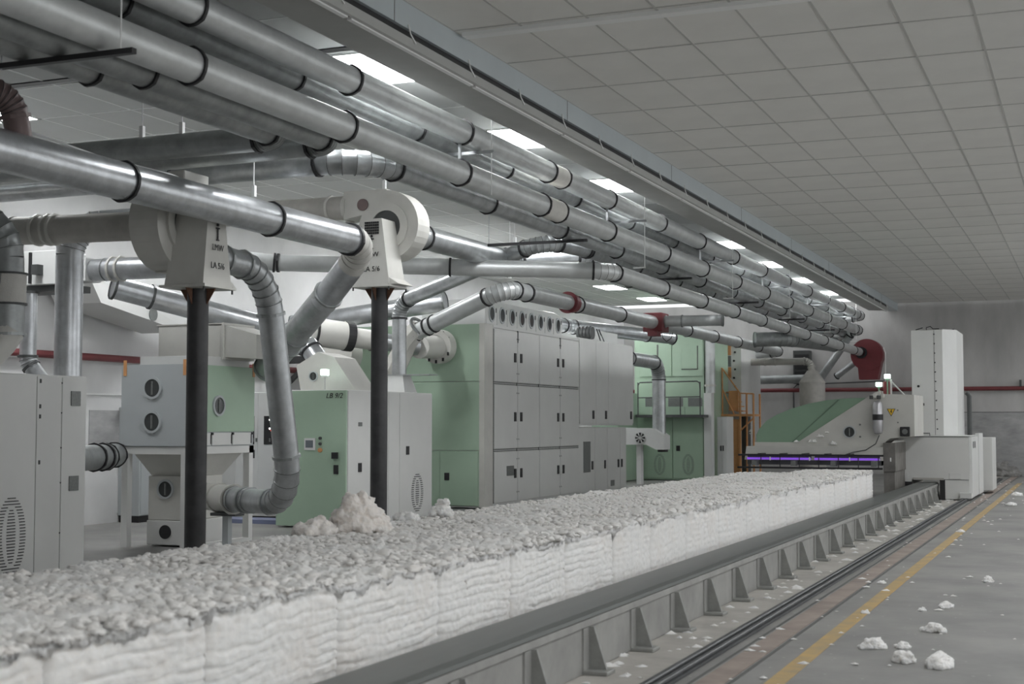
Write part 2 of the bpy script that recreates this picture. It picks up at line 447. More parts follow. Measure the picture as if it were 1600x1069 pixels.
# ------------------------------------------------------------------ bale track
t = thing('suction_duct', 'long low grey duct with dark belt cover running beside the cotton bales', 'duct', (-2.85, -2, 0))
YD0, YD1 = 0.5, 29.2
MB().prism([(-3.22, .35), (-2.90, .355), (-2.855, .345), (-2.85, .325), (-3.22, .325)], 'y', YD0, YD1).build('belt_cover', BELT, t)
MB().prism([(-2.875, .324), (-2.835, .324), (-2.832, .285), (-2.875, .28)], 'y', YD0, YD1).build('cover_lip', DUCTW, t)
bx('duct_body', DUCTW, t, -3.20, -2.845, YD0, YD1, 0.01, .324)
rib = None; foot = None
for k in range(30):
    y = 1.55 + k * 0.948
    if y > 29: break
    if rib is None:
        rib = MB().prism([(.0, .28), (.045, .28), (.125, .03), (.0, .03)], 'y', -.012, .012).build('rib', RIB, t, local=True)
        foot = MB().box(.0, .16, -.10, .05, 0.006, .03, .004).build('rib_foot', RIB, t, local=True)
        fl1 = MB().box(.005, .016, -.11, -.012, .03, .28).build('rib_flange', DUCTW, t, local=True)
        a, b, c = rib, foot, fl1
    else: a = copy_part(rib, t); b = copy_part(foot, t); c = copy_part(fl1, t)
    for o in (a, b, c): o.location = (0, y + 2, 0)
t = thing('guide_rail', 'dark steel floor rail between the ribbed duct and the yellow line', 'rail', (-2.33, 0, 0))
bx('rail_base', RAILM, t, -2.40, -2.27, -1, 40.3, 0.004, 0.02)
bx('rail_head', RAILM, t, -2.375, -2.335, -1, 40.3, 0.02, 0.055, .006)
bx('rail_head', RAILM, t, -2.32, -2.285, -1, 40.3, 0.02, 0.045, .006)

# ------------------------------------------------------------------ cotton bales
def clump(x, y, s=1.0):
    w = 0.05 * noise.noise(Vector((x * 9, y * 9, 2.0))); w2 = 0.05 * noise.noise(Vector((x * 9, y * 9, 8.0)))
    d = noise.voronoi(Vector(((x + w) * 9, (y + w2) * 9, 3.1)))[0][0]
    d2 = noise.voronoi(Vector(((x + w2) * 22, (y + w) * 22, 7.7)))[0][0]
    t = noise.turbulence(Vector((x * 38, y * 38, 1.3)), 3, False)
    return s * (0.040 * (0.35 - d * d) + 0.022 * (0.3 - d2 * d2) + 0.016 * t + 0.035 * noise.noise(Vector((x * 1.7, y * 1.7, 0))) + 0.03 * noise.noise(Vector((x * 5, y * 5, 4))))

BX = [(-4.50, -3.40), (-5.62, -4.505)]
edges = []
y = 2.1; k = 0
seams = [2.1, 3.05, 4.05, 5.03, 6.13, 7.28, 8.35, 9.35, 10.4, 11.38, 12.5, 13.7, 14.9, 16.0, 17.0, 18.2, 19.2, 20.4, 21.4, 22.4, 23.5, 24.2]
bale_ord = ['first', 'second', 'third', 'fourth', 'fifth', 'sixth', 'seventh', 'eighth', 'ninth', 'tenth', 'eleventh', 'twelfth', 'thirteenth', 'fourteenth', 'fifteenth', 'sixteenth',
            'seventeenth', 'eighteenth', 'nineteenth', 'twentieth', 'twenty-first', 'twenty-second']
ICO = {}
FLUFF = {}
def fluff(kind):
    if kind not in FLUFF:
        rnd = random.Random(kind); b = MB(); near = kind < 3
        bme = bmesh.new(); bmesh.ops.create_icosphere(bme, subdivisions=2 if near else 1, radius=1); bme.verts.index_update()
        V = [v.co.copy() for v in bme.verts]; F = [[v.index for v in f.verts] for f in bme.faces]; bme.free()
        for i in range(420 if near else 420):
            x, y = rnd.uniform(-.54, .54), rnd.uniform(-.5, .5); r = rnd.uniform(.012, .032) if near else rnd.uniform(.010, .028); o = Vector((i * 1.3, kind * 7.1, i * .7))
            a = rnd.uniform(0, PI); c, s_ = math.cos(a), math.sin(a); st = rnd.uniform(.9, 1.7); z = rnd.uniform(-.020, .0) if near else rnd.uniform(-.014, .008)
            out = []
            for p in V:
                k = 1 + .7 * noise.noise(p * 1.3 + o) + .45 * noise.noise(p * 3.0 + o)
                u, v = p.x * k * r * st, p.y * k * r
                out.append((x + u * c - v * s_, y + u * s_ + v * c, z + p.z * k * r * .6))
            b.add(out, F, True)
        me = bpy.data.meshes.new('loose_fluff'); me.from_pydata(b.v, [], b.f); me.polygons.foreach_set('use_smooth', b.sm); me.materials.append(FIBRE); FLUFF[kind] = me
    return FLUFF[kind]
def bale(x0, x1, y0, y1, zt, front, label, grp, tint):
    st = 0.0135 if y0 < 9 else (0.018 if y0 < 15 else 0.028)
    nu = max(8, int((y1 - y0) / st)); nv = int((x1 - x0) / st)
    zs = 0.0085 if front and y0 < 10 else (0.014 if front else 0.12)
    nz = int(zt / zs)
    prof = [(x1, zt * i / nz, 0) for i in range(nz)] + [(x1 - (x1 - x0) * i / nv, zt, 1) for i in range(nv + 1)] + [(x0, zt * (1 - i / 4), 2) for i in range(1, 5)]
    vs = []; m = len(prof)
    for i in range(nu + 1):
        yy = y0 + (y1 - y0) * i / nu
        ed = min(i, nu - i) / nu * (y1 - y0)          # distance to the bale's own end
        inset = 0.022 * math.exp(-ed / 0.03)
        for (px, pz, side) in prof:
            if side == 1:
                ex = min(abs(px - x1), abs(px - x0))
                rnd = -0.035 * math.exp(-ex / 0.03)
                h = clump(px, yy) - inset * 1.2 + rnd
                ox = 0.02 * noise.noise(Vector((px * 20, yy * 20, 5)))
                vs.append((px + ox, yy, pz + h))
            elif side == 0:
                w = pz + 0.06 * noise.noise(Vector((yy * 1.1, pz * 3, y0))) + 0.016 * noise.noise(Vector((yy * 6, pz * 7, 2)))
                rg = 1 - math.exp(-(math.sin(w * PI / 0.052) / 0.30) ** 2)
                amp = max(0.0, 0.75 + 1.3 * noise.noise(Vector((yy * 2.2, pz * 9, 9))))
                d = 0.017 * (rg - 0.8) * amp * (0.9 if y0 < 10 else 0.5) + 0.012 * noise.noise(Vector((yy * 2.5, pz * 5, 4))) + 0.010 * noise.noise(Vector((yy * 26, pz * 30, 4)))
                sp = abs(((yy - y0 + 0.1) % 0.205) - 0.1)
                d -= 0.012 * math.exp(-(sp / 0.009) ** 2) * (0.5 + 0.5 * noise.noise(Vector((yy, pz * 5, 1))) )
                top = max(0, (pz - zt * 0.86) / (zt * 0.14))
                d += top * clump(yy, pz * 1.3) * 0.6
                vs.append((px + d - inset, yy, pz + top * clump(px, yy) * 0.6))
            else: vs.append((px, yy, pz))
    fs = [(i * m + j, i * m + j + 1, (i + 1) * m + j + 1, (i + 1) * m + j) for i in range(nu) for j in range(m - 1)]
    cap = [tuple(range(m - 1, -1, -1)), tuple(nu * m + j for j in range(m))]
    b = MB(); b.add(vs, fs, True); b.add([vs[q] for q in range(m)], [tuple(range(m))], False); b.add([vs[nu * m + q] for q in range(m)], [tuple(range(m))], False)
    o = b.build('cotton_bale', COTTON)
    tag(o, label, 'cotton bale', grp)
    f = bpy.data.objects.new('loose_fluff', fluff(int(y0 * 7) % 3 + (0 if y0 < 11 else 3))); COL.objects.link(f); f.parent = o; f['kind'] = 'stuff'
    f.location = ((x0 + x1) / 2, (y0 + y1) / 2, zt + .012); f.scale = ((x1 - x0) / 1.1, (y1 - y0) / 1.03, 1)
    if int(y0 * 13 + x0) % 2: f.rotation_euler = (0, 0, PI)
    return o
for row, (x0, x1) in enumerate(BX):
    for k in range(len(seams) - 1):
        if seams[k + 1] < 2.9: continue
        zt = (0.705 if row == 0 else 0.645) + 0.012 * random.random() + (0.02 if k < 4 else 0)
        nm = bale_ord[k]
        lab = ('pressed white cotton bale in the row beside the dark belt cover, %s from the camera' % nm) if row == 0 else \
              ('white cotton bale in the rear row beside the machines, %s from the camera' % nm)
        bale(x0, x1, seams[k] + 0.004, seams[k + 1] - 0.004, zt, row == 0, lab, 'opened cotton bales laid in two rows', 0)
for k, (ya, yb) in enumerate([(24.3, 25.4), (25.5, 26.6), (26.7, 27.8)]):
    for row, (x0, x1) in list(enumerate(BX))[1:]:
        bale(x0, x1, ya, yb, 0.45, row == 0, 'low used-up cotton bale in the shade of the plucker arm, %s %s' % (['near', 'middle', 'far'][k], ['beside the duct', 'in the rear row'][row]), 'used-up bales under the arm', 0)

ICO = {}
def ico(sub):
    if sub not in ICO:
        b = bmesh.new(); bmesh.ops.create_icosphere(b, subdivisions=sub, radius=1); b.verts.index_update()
        ICO[sub] = ([v.co.copy() for v in b.verts], [[v.index for v in f.verts] for f in b.faces]); b.free()
    return ICO[sub]
def blob(mb, c, r, sub, seed, squash=1.0, amp=0.35):
    vs, fs = ico(sub); o = Vector((seed * 1.37, seed * 0.71, seed * 2.13)); out = []
    for p in vs:
        k = 1 + amp * noise.noise(p * 1.5 + o) + amp * 0.6 * noise.noise(p * 3.6 + o)
        out.append((c[0] + p.x * k * r, c[1] + p.y * k * r, c[2] + p.z * k * r * squash))
    mb.add(out, fs, True)
def tuft_mesh(seed, sx, sy, sz, sub=4, rough=0.35):
    rnd = random.Random(seed); mb = MB(); big = sub >= 6
    n = 230 if big else (55 if sub >= 5 else 40)
    R = (sx + sy) / 2
    for i in range(n):
        a = rnd.uniform(0, 2 * PI); u = rnd.random() ** 0.5; h = rnd.random()
        edge = u * (1 - 0.22 * h) * (0.75 + 0.35 * noise.noise(Vector((math.cos(a) * 1.3, math.sin(a) * 1.3, seed))))
        top = max(0.25, 1 - u ** 3 * 0.75 + 0.45 * noise.noise(Vector((math.cos(a) * u * 2, math.sin(a) * u * 2, seed * 3.3))))
        r = R * (rnd.uniform(.10, .19) if big else rnd.uniform(.17, .34))
        zz = h * sz * 1.05 * top
        blob(mb, (edge * sx * math.cos(a), edge * sy * math.sin(a), max(r * .5, zz)), r, 2, seed * 50 + i, 0.8, 0.5)
    me = bpy.data.meshes.new('tmp'); me.from_pydata(mb.v, [], mb.f)
    o = bpy.data.objects.new('tmp', me); COL.objects.link(o)
    m = o.modifiers.new('r', 'REMESH'); m.mode = 'VOXEL'; m.voxel_size = R * (0.022 if big else 0.05); m.use_smooth_shade = True
    bpy.context.view_layer.update()
    out = bpy.data.meshes.new_from_object(o.evaluated_get(bpy.context.evaluated_depsgraph_get()))
    bpy.data.objects.remove(o); bpy.data.meshes.remove(me); out.name = 'cotton_tuft'
    # keep the largest lump only
    b = bmesh.new(); b.from_mesh(out); b.verts.ensure_lookup_table(); seen = set(); best = []
    for v in b.verts:
        if v.index in seen: continue
        st = [v]; comp = []; seen.add(v.index)
        while st:
            q = st.pop(); comp.append(q)
            for e in q.link_edges:
                w = e.other_vert(q)
                if w.index not in seen: seen.add(w.index); st.append(w)
        if len(comp) > len(best): best = comp
    keep = set(v.index for v in best)
    bmesh.ops.delete(b, geom=[v for v in b.verts if v.index not in keep], context='VERTS')
    for v in b.verts:
        nn = v.co / R * 9
        v.co += v.normal * R * 0.03 * noise.turbulence(nn, 2, False)
        if v.co.z < 0.0: v.co.z = 0.0
    b.to_mesh(out); b.free()
    for p in out.polygons: p.use_smooth = True
    return out
def tuft(name, label, loc, s, m, seed, grp=None, rot=0.0, sub=4):
    me = tuft_mesh(seed, *s, sub=sub); me.materials.append(m)
    o = bpy.data.objects.new(name, me); COL.objects.link(o); o.location = loc; o.rotation_euler = (0, 0, rot)
    tag(o, label, 'cotton', grp); return o
# heap: several lumps grown into one continuous lump
hp = tuft('cotton_heap', 'large loose heap of pinkish cotton on the bales in front of the black column', (-5.36, 9.95, 0.66), (0.33, 0.36, 0.25), PINKC, 3, sub=6)
tuft('cotton_tuft', 'low loose pinkish clump at the foot of the big cotton heap', (-5.50, 9.50, 0.66), (0.20, 0.20, 0.09), PINKC, 5, 'loose clumps on the bales')
tuft('cotton_tuft', 'small white clump standing up on the bales before the green mixer side', (-5.45, 11.7, 0.67), (0.14, 0.12, 0.12), COTW, 6, 'loose clumps on the bales')
tuft('cotton_tuft', 'white clump on the bale edge at the foot of the black column', (-5.5, 11.05, 0.66), (0.16, 0.14, 0.07), COTW, 8, 'loose clumps on the bales')
tuft('cotton_tuft', 'torn brownish tuft hanging from the top edge of a front bale', (-3.46, 7.62, 0.53), (0.06, 0.12, 0.12), PINKC, 9, 'loose clumps on the bales')
FT = [(-1.09, 10.73, .10, .075, .05, 'plump white tuft alone on the grey floor'), (-1.14, 9.31, .10, .08, .06, 'ragged white tuft in the near cluster, middle one'),
      (-0.91, 9.22, .16, .09, .065, 'largest flat white tuft of the near cluster'), (-1.39, 9.79, .11, .06, .05, 'flat tuft of the near cluster, next to the yellow line'),
      (-1.21, 9.89, .065, .05, .03, 'small smooth tuft of the near cluster, furthest from the camera'), (-1.14, 12.17, .10, .05, .035, 'thin stretched tuft beyond the plump one'),
      (-0.95, 14.27, .06, .06, .045, 'upright little tuft far out on the floor'), (-1.30, 11.89, .04, .04, .02, 'tiny round tuft between the yellow line and the stretched tuft'),
      (-1.70, 11.56, .045, .04, .02, 'tiny tuft lying on the yellow line'), (-1.87, 13.77, .05, .04, .02, 'tiny tuft just inside the yellow line'),
      (-1.73, 20.63, .07, .06, .025, 'small tuft on the far stretch of the yellow line'), (-1.50, 31.4, .16, .12, .05, 'flat white tuft near the far end of the yellow line'), (-1.42, 27.7, .12, .1, .04, 'small white tuft near the end wall floor'),
      (-1.15, 30.5, .13, .10, .05, 'white tuft beyond the far end of the rail')]
for i, (x, y, a, b, c, l) in enumerate(FT):
    tuft('cotton_tuft', l, (x, y, 0.0), (a, b, c * 1.15), COTW, 11 + i, 'cotton tufts on the floor', random.uniform(0, 3), sub=5)
lint = MB()
for i in range(420):
    yy = random.uniform(6, 40); u = random.random()
    xx = random.choice([random.uniform(-2.85, -2.45), random.uniform(-2.85, -2.5), random.uniform(-1.6, 1.2), random.uniform(-2.2, -1.5)])
    s = random.uniform(.008, .03) * (1.6 if xx < -2.4 else 1)
    pts = [(xx + s * random.uniform(.6, 1.4) * math.cos(a) * 1.3, yy + s * random.uniform(.6, 1.4) * math.sin(a), 0.007) for a in [q * PI / 3 for q in range(6)]]
    lint.add(pts + [(xx, yy, 0.007 + s * .5)], [(q, (q + 1) % 6, 6) for q in range(6)])
tag(lint.build('lint', COTW), 'scattered white cotton lint along the track and floor', 'lint', kind='stuff')

# ------------------------------------------------------------------ overhead pipe bundle
def ylist(y0, *ys): return [q - y0 for q in ys]
def reg(y0, a, n=2.44, to=41.0):
    out = []
    while a < to: out.append(a - y0); a += n
    return out
pipe('overhead_pipe', 'topmost long zinc pipe under the ceiling lights, nearest the grey tray', [(-6.1, 2.5, 4.57), (-6.1, 41.5, 4.57), (-7.2, 41.5, 4.45)], .125, PIPEW,
     collars=ylist(2.5, 3.8, 6.25, 8.69, 11.1, 13.56, 16.1, 16.6, 18.44, 20.93, 23.3, 25.75, 28.2, 30.6, 33.1, 35.5, 37.9, 39.6, 40.6), group='overhead pipes along the hall', bend=.25, sleeves=[(13.7, 14.0)])
pipe('overhead_pipe', 'long zinc pipe directly below the topmost one, with a canvas joint', [(-6.1, 2.0, 4.13), (-6.1, 41.0, 4.13), (-7.4, 41.3, 3.95)], .13, PIPEW,
     collars=ylist(2.0, 3.8, 6.25, 8.68, 11.0, 13.5, 15.87, 16.47, 18.4, 21.1, 23.5, 25.9, 28.4, 30.8, 33.2, 35.7, 38.1, 40.2), group='overhead pipes along the hall', bend=.25, sleeves=[(13.9, 14.4)])
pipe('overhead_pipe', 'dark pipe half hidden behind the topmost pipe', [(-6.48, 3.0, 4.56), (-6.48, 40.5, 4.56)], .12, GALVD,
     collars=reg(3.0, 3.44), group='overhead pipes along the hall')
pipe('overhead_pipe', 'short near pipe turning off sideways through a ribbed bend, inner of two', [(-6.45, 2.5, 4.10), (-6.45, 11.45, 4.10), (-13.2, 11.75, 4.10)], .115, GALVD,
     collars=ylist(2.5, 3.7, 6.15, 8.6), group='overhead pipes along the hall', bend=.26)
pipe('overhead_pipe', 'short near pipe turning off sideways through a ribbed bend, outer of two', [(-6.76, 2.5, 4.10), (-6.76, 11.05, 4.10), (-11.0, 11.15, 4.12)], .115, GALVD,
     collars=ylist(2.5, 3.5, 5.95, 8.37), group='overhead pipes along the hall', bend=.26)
pipe('overhead_pipe', 'pipe arriving sideways and bending in just below the second zinc pipe', [(-13.0, 12.3, 4.05), (-6.55, 12.3, 4.10), (-6.55, 41, 4.10)], .125, GALV,
     collars=[4.2], group='overhead pipes along the hall', bend=.55, spacing=2.44)
pipe('overhead_pipe', 'third pipe of the lower layer, fed from the upright pipe behind the column', [(-10.2, 20.25, 2.0), (-10.2, 20.25, 3.42), (-7.15, 18.7, 4.08), (-6.92, 19.9, 4.08), (-6.92, 41, 4.08)], .115, GALV,
     collars=[], group='overhead pipes along the hall', bend=.30)
pipe('overhead_pipe', 'fourth pipe of the lower layer, leaving the second fan through a dark bend', [(-7.95, 15.9, 3.90), (-7.95, 19.45, 3.90), (-7.26, 20.6, 4.06), (-7.26, 41, 4.06)], .155, GALV,
     collars=[0.55], group='overhead pipes along the hall', bend=.5)
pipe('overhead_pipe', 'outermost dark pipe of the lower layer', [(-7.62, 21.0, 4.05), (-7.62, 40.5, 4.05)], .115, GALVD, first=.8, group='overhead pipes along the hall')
pipe('overhead_pipe', 'pale pipe below the bundle, bending in behind the fan and ending at the red blower', [(-11.6, 16.6, 3.86), (-10.6, 17.2, 3.76), (-6.25, 18.95, 3.64), (-6.25, 42.0, 3.58)], .117, PIPEW,
     collars=[], group='overhead pipes along the hall', bend=.34, spacing=2.42)
rb = pipe('overhead_pipe', 'lower pale pipe with red bands above the tall grey cabinets', [(-10.25, 21.0, 3.0), (-8.45, 20.4, 3.60), (-8.4, 21.2, 3.60), (-8.4, 41.2, 3.58), (-9.6, 41.4, 3.5)], .135, PIPEW,
     collars=[.25, .40], group='overhead pipes along the hall', bend=.30)
MB().ring((-8.4, 23.3, 3.6), (0, 1, 0), .13, .165, .22).build('red_band', RED, rb)
MB().ring((-8.4, 23.15, 3.6), (0, 1, 0), .13, .19, .03).build('red_flange', RED, rb)
MB().box(-8.60, -8.18, 28.25, 28.75, 3.40, 3.79, .015).build('red_diverter_box', RED, rb)
MB().box(-8.45, -8.25, 28.1, 28.4, 3.30, 3.40).build('red_bracket', RED, rb)
MB().tube([((-8.3, 28.6, 3.4), .008), ((-8.28, 28.65, 3.28), .008), ((-8.25, 28.8, 3.22), .008), ((-8.2, 29.0, 3.3), .008), ((-8.2, 29.1, 3.42), .008)], 6).build('cable', BLACK, rb)
pipe('side_pipe', 'galvanised pipe leaving the red diverter box towards the aisle', [(-8.18, 28.5, 3.62), (-7.0, 28.6, 3.62)], .115, PIPEW, first=.35, spacing=5, collars=None, collar_mat=GALVD)

# pipe supports
for k, y in enumerate([7.65, 13.95, 19.6, 25.0, 30.2, 35.2, 39.4]):
    nm = ['first', 'second', 'third', 'fourth', 'fifth', 'sixth', 'seventh'][k]
    t = thing('pipe_hanger', 'angle-iron hanger with thin rods under the overhead pipes, %s from the camera' % nm, 'pipe hanger', (-5.93, y, CZ), 0, 'pipe hangers')
    MB().cyl((-5.93, y, CZ), (-5.93, y, 4.41 if k < 2 else 3.74), .006, n=6).build('rod', STRIPW, t)
    if k >= 2:
        bx('rod_clip', STRIPW, t, -6.1, -5.92, y - .012, y + .012, 3.735, 3.755)
    bx('upper_bar', GALV, t, -6.66, -5.9, y - .02, y + .02, 4.405, 4.437)
    yb = y - (1.6 if 2 <= k else 0)
    if k != 1: bx('lower_bar', DARK, t, -7.70 if k > 1 else -6.95, -6.25 if k > 1 else -5.82, yb - .025, yb + .025, 3.945, 3.982)
    if k != 1: MB().cyl((-7.69 if k > 1 else -6.93, yb, CZ), (-7.69 if k > 1 else -6.93, yb, 3.94), .006, n=6).build('rod', GALV, t)
    if k < 2: MB().cyl((-6.03 + .1, y, 4.42), (-6.03 + .1, y, 3.95), .006, n=6).build('rod', STRIPW, t)
for k, y in enumerate([13.5, 18.4, 23.4, 28.3, 33.2]):
    t = bx('hanger_link', GALV, None, -6.115, -6.085, y - .01, y + .01, 4.27, 4.44)
    tag(t, 'short strap joining the topmost pipe to the pipe below it, %s from the camera' % ['first', 'second', 'third', 'fourth', 'fifth'][k], 'strap', 'pipe straps')

# ------------------------------------------------------------------ fans on black columns
def fan(label, loc, rotz, zb, scr, outlet):
    t = thing('fan_unit', label, 'fan', loc, rotz)
    L = dict(local=True)
    MB().cyl((0, 0, 0), (0, 0, zb - .03), .102, n=28).build('column', STEELK, t, **L)
    MB().box(-.17, .17, -.17, .17, 0, .02).build('column_foot', STEELK, t, **L)
    for a in range(4):
        c, s = math.cos(a * PI / 2), math.sin(a * PI / 2)
        g = MB().prism([(.09, zb - .20), (.20, zb - .03), (.09, zb - .03)], 'y', -.006, .006)
        g.v = [(x * c - y * s, x * s + y * c, z) for x, y, z in g.v]
        g.build('gusset', RUST, t, **L)
    bx('base_plate', CREAM, t, -.27, .27, -.26, .26, zb - .03, zb - .005, **L)
    for (x, y) in ((-.24, -.23), (.24, -.23), (.24, .23)): MB().cyl((x, y, zb - .07), (x, y, zb), .01, n=6).build('bolt', DGREY, t, **L)
    # pedestal
    b = .24; tp = .125; zt = zb + .80
    v = [(-b, -.22, zb), (b, -.22, zb), (b, .22, zb), (-b, .22, zb), (-tp, -.20, zt), (tp, -.20, zt), (tp, .15, zt), (-tp, .15, zt)]
    MB().add(v, [(0, 3, 2, 1), (4, 5, 6, 7), (0, 1, 5, 4), (1, 2, 6, 5), (2, 3, 7, 6), (3, 0, 4, 7)]).build('pedestal', CREAM, t, **L)
    MB().prism([(.20, zb), (.36, zb), (.20, zb + .10)], 'y', -.2, .2).build('side_fairing', CREAM, t, **L)
    # scroll housing
    zc = zb + scr; poly = []
    n = 40
    for i in range(n + 1):
        a = 2 * PI * i / n
        r = .36 + .11 * i / n
        # spiral opening at the top towards -x (outlet 'left') or at the bottom towards +x
        ang = PI / 2 + .0 - a + PI * 0
        poly.append((r * math.cos(ang), r * math.sin(ang)))
    poly = poly[::-1]
    # poly[0] has the largest radius at the top; square outlet leaves towards -x there
    hole = .36
    out = [(-.62, .47), (-.62, hole * .28)]
    body = [(x, z) for x, z in poly[1:]] + []
    sc = [(0.0, .47)] + [(-.6, .47), (-.6, .12)] + [(x, z) for (x, z) in [(r_ * math.cos(a_), r_ * math.sin(a_)) for a_, r_ in [(PI * .86 + i * (2 * PI - PI * .36) / 30, .38 + .075 * i / 30) for i in range(31)]]]
    if outlet == 'bottom': sc = [(-x, -z) for x, z in sc]
    if outlet == 'none': sc = [(.44 * math.cos(2 * PI * i / 36), .44 * math.sin(2 * PI * i / 36)) for i in range(36)]
    ya, yb = .17, .50
    MB().prism([(x, zc + z) for x, z in sc], 'y', ya, yb).build('scroll_housing', CREAM, t, **L)
    MB().ring((0, ya - .015, zc), (0, 1, 0), .20, .30, .03).build('inlet_ring', CREAM, t, **L)
    MB().cyl((0, ya - .006, zc), (0, ya, zc), .21, n=28).build('inlet', DGREY, t, **L)
    MB().cyl((0, yb, zc), (0, yb + .08, zc), .20, n=24).build('spigot', CREAM, t, **L)
    if outlet == 'left':
        MB().cyl((-.33, ya - .012, zc + .29), (-.33, ya + .01, zc + .29), .075, n=24).build('round_cover', BROWN, t, **L)
        MB().ring((-.6, (ya + yb) / 2, zc + .29), (1, 0, 0), .14, .20, .03).build('outlet_flange', CREAM, t, **L)
    # grille
    g = MB()
    for i in range(7):
        for j in range(5):
            g.box(-.095 + i * .028, -.095 + i * .028 + .020, -.2225 + .0, -.21, zt - .19 + j * .032, zt - .19 + j * .032 + .022)
    g.build('vent_grille', DARK, t, kind='stuff', **L)
    # emblem: a small upright figure
    MB().box(-.008, .008, -.2235, -.215, zb + .44, zb + .56).build('emblem', DARK, t, **L)
    MB().box(-.03, .03, -.2235, -.215, zb + .545, zb + .557).build('emblem', DARK, t, **L)
    MB().cyl((0, -.2235, zb + .585), (0, -.215, zb + .585), .016, n=12).build('emblem', DARK, t, **L)
    MB().box(-.022, .022, -.2235, -.215, zb + .43, zb + .442).build('emblem', DARK, t, **L)
    text('LMW', .085, DARK, t, (0.0, -.2225, zb + .335), (1, 0, 0), (0, 0, 1), local=True)
    text('LA 5/6', .085, DARK, t, (0.0, -.2225, zb + .16), (1, 0, 0), (0, 0, 1), local=True)
    return t
fan('cream lettered fan unit on the near black column beside the filter box', (-8.0, 11.56, 0), PI / 2, 2.83, .62, 'bottom')
fan('cream lettered fan unit with grille and snail housing on the second black column', (-8.0, 15.35, 0), 0, 3.17, .75, 'left')

# ------------------------------------------------------------------ pipes around the fans
A = pipe('feed_pipe', 'large near zinc pipe passing in front of the first fan, with a cream sleeve bend', [(-7.6, 4.0, 3.58), (-7.6, 14.27, 3.54), (-8.42, 14.72, 2.94)], .162, GALVB, collars=ylist(4.0, 5.1, 7.47, 9.865, 12.21),
         bend=.62, elbow_mat=CANVAS, elbow_collars=False, end_collars=(False, False))
MB().ring((-7.6, 13.86, 3.542), (0, 1, 0), .16, .185, .04, 30, .006).build('collar', BLACK, A)
pipe('feed_pipe', 'sloping zinc pipe from the cream sleeve down to the filter box duct', [(-8.32, 14.66, 3.02), (-9.75, 15.62, 2.20)], .165, GALV, collars=[1.0, 1.25], collar_mat=GALVD)
pipe('outlet_pipe', 'beige dusty pipe leaving the second fan housing sideways', [(-8.62, 15.68, 4.21), (-11.2, 15.9, 4.26)], .15, DUST, first=.25, spacing=6, collar_mat=CREAM)
pipe('inlet_pipe', 'beige dusty pipe into the back of the first fan', [(-8.55, 11.56, 3.45), (-10.25, 11.56, 3.48), (-11.6, 11.6, 3.49)], .145, DUST, collars=[1.18, 1.26, 1.40], collar_mat=CREAM, elbow_collars=False)
pipe('fan_pipe', 'segmented pipe curving down from the first fan to the filter bin', [(-8.0, 11.85, 3.14), (-8.0, 12.78, 3.10), (-8.04, 13.40, .64), (-9.0, 14.05, .62), (-9.25, 14.15, .62)], .135, GALV, collars=[.12], bend=.62, collar_mat=GALVD)
pipe('bin_pipe', 'cream round pipe with flange between the filter bin and the segmented bend', [(-9.28, 14.17, .62), (-10.22, 14.80, .62)], .16, CREAM, first=.42, spacing=9, collar_mat=CREAM)
t = thing('pipe_stand', 'small grey stand under the cream flanged pipe', 'stand', (-9.45, 14.3, 0))
bx('post', CABG, t, -9.49, -9.41, 14.26, 14.34, 0.02, .42); bx('foot', CABG, t, -9.58, -9.32, 14.2, 14.4, 0, .02); bx('cradle', DGREY, t, -9.62, -9.28, 14.2, 14.4, .42, .455)
pipe('sleeve_pipe', 'bright zinc pipe with cream collar band behind the first fan', [(-9.4, 13.95, 3.35), (-11.0, 14.0, 3.36), (-12.0, 14.05, 3.36)], .135, GALVB, collars=[1.38, 1.5], collar_mat=CREAM, elbow_collars=False)
pipe('upright_pipe', 'upright galvanised pipe rising behind the near cabinet', [(-10.05, 12.17, 1.5), (-10.05, 12.17, 3.60), (-9.0, 12.9, 3.74)], .145, GALVB, collars=[], collar_mat=GALVD, bend=.35, elbow_collars=False)
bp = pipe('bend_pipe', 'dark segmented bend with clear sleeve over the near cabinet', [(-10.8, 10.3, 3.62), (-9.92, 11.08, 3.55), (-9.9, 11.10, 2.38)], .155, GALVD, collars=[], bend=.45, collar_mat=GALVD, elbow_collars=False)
MB().cyl((-9.9, 11.1, 2.68), (-9.9, 11.1, 2.98), .162, n=28, caps=False).build('clear_sleeve', CANVAS, bp)
MB().ring((-9.9, 11.1, 2.98), (0, 0, 1), .15, .175, .02).build('clamp', DGREY, bp); MB().ring((-9.9, 11.1, 2.68), (0, 0, 1), .15, .175, .02).build('clamp', DGREY, bp)
hb = MB().tube([((-9.9, 11.1, 2.42), .16), ((-9.93, 11.04, 2.30), .15), ((-10.05, 10.75, 1.98), .15)], 24, True).build('inlet_chute', CREAM); tag(hb, 'cream chute from the clear sleeve into the near cabinet', 'chute')
pipe('thin_pipe', 'thin bluish pipe with bend standing behind the dark segmented bend', [(-12.0, 13.8, 3.1), (-12.0, 13.8, 2.25), (-11.75, 13.9, 1.9)], .10, GALVB, collars=[], collar_mat=DGREY, bend=.2)
pipe('ribbed_pipe', 'mauve brown ribbed bend dropping onto the near zinc pipe', [(-8.05, 7.75, 4.08), (-7.67, 8.58, 4.03), (-7.65, 8.68, 3.62)], .10, BROWN, collars=[], collar_mat=BROWN, bend=.22, n=24)
pipe('back_pipe', 'bright zinc pipe sloping up far behind the two fan columns', [(-13.2, 22.0, 3.25), (-10.4, 22.4, 3.62)], .17, GALVB, first=9, collar_mat=GALVD)
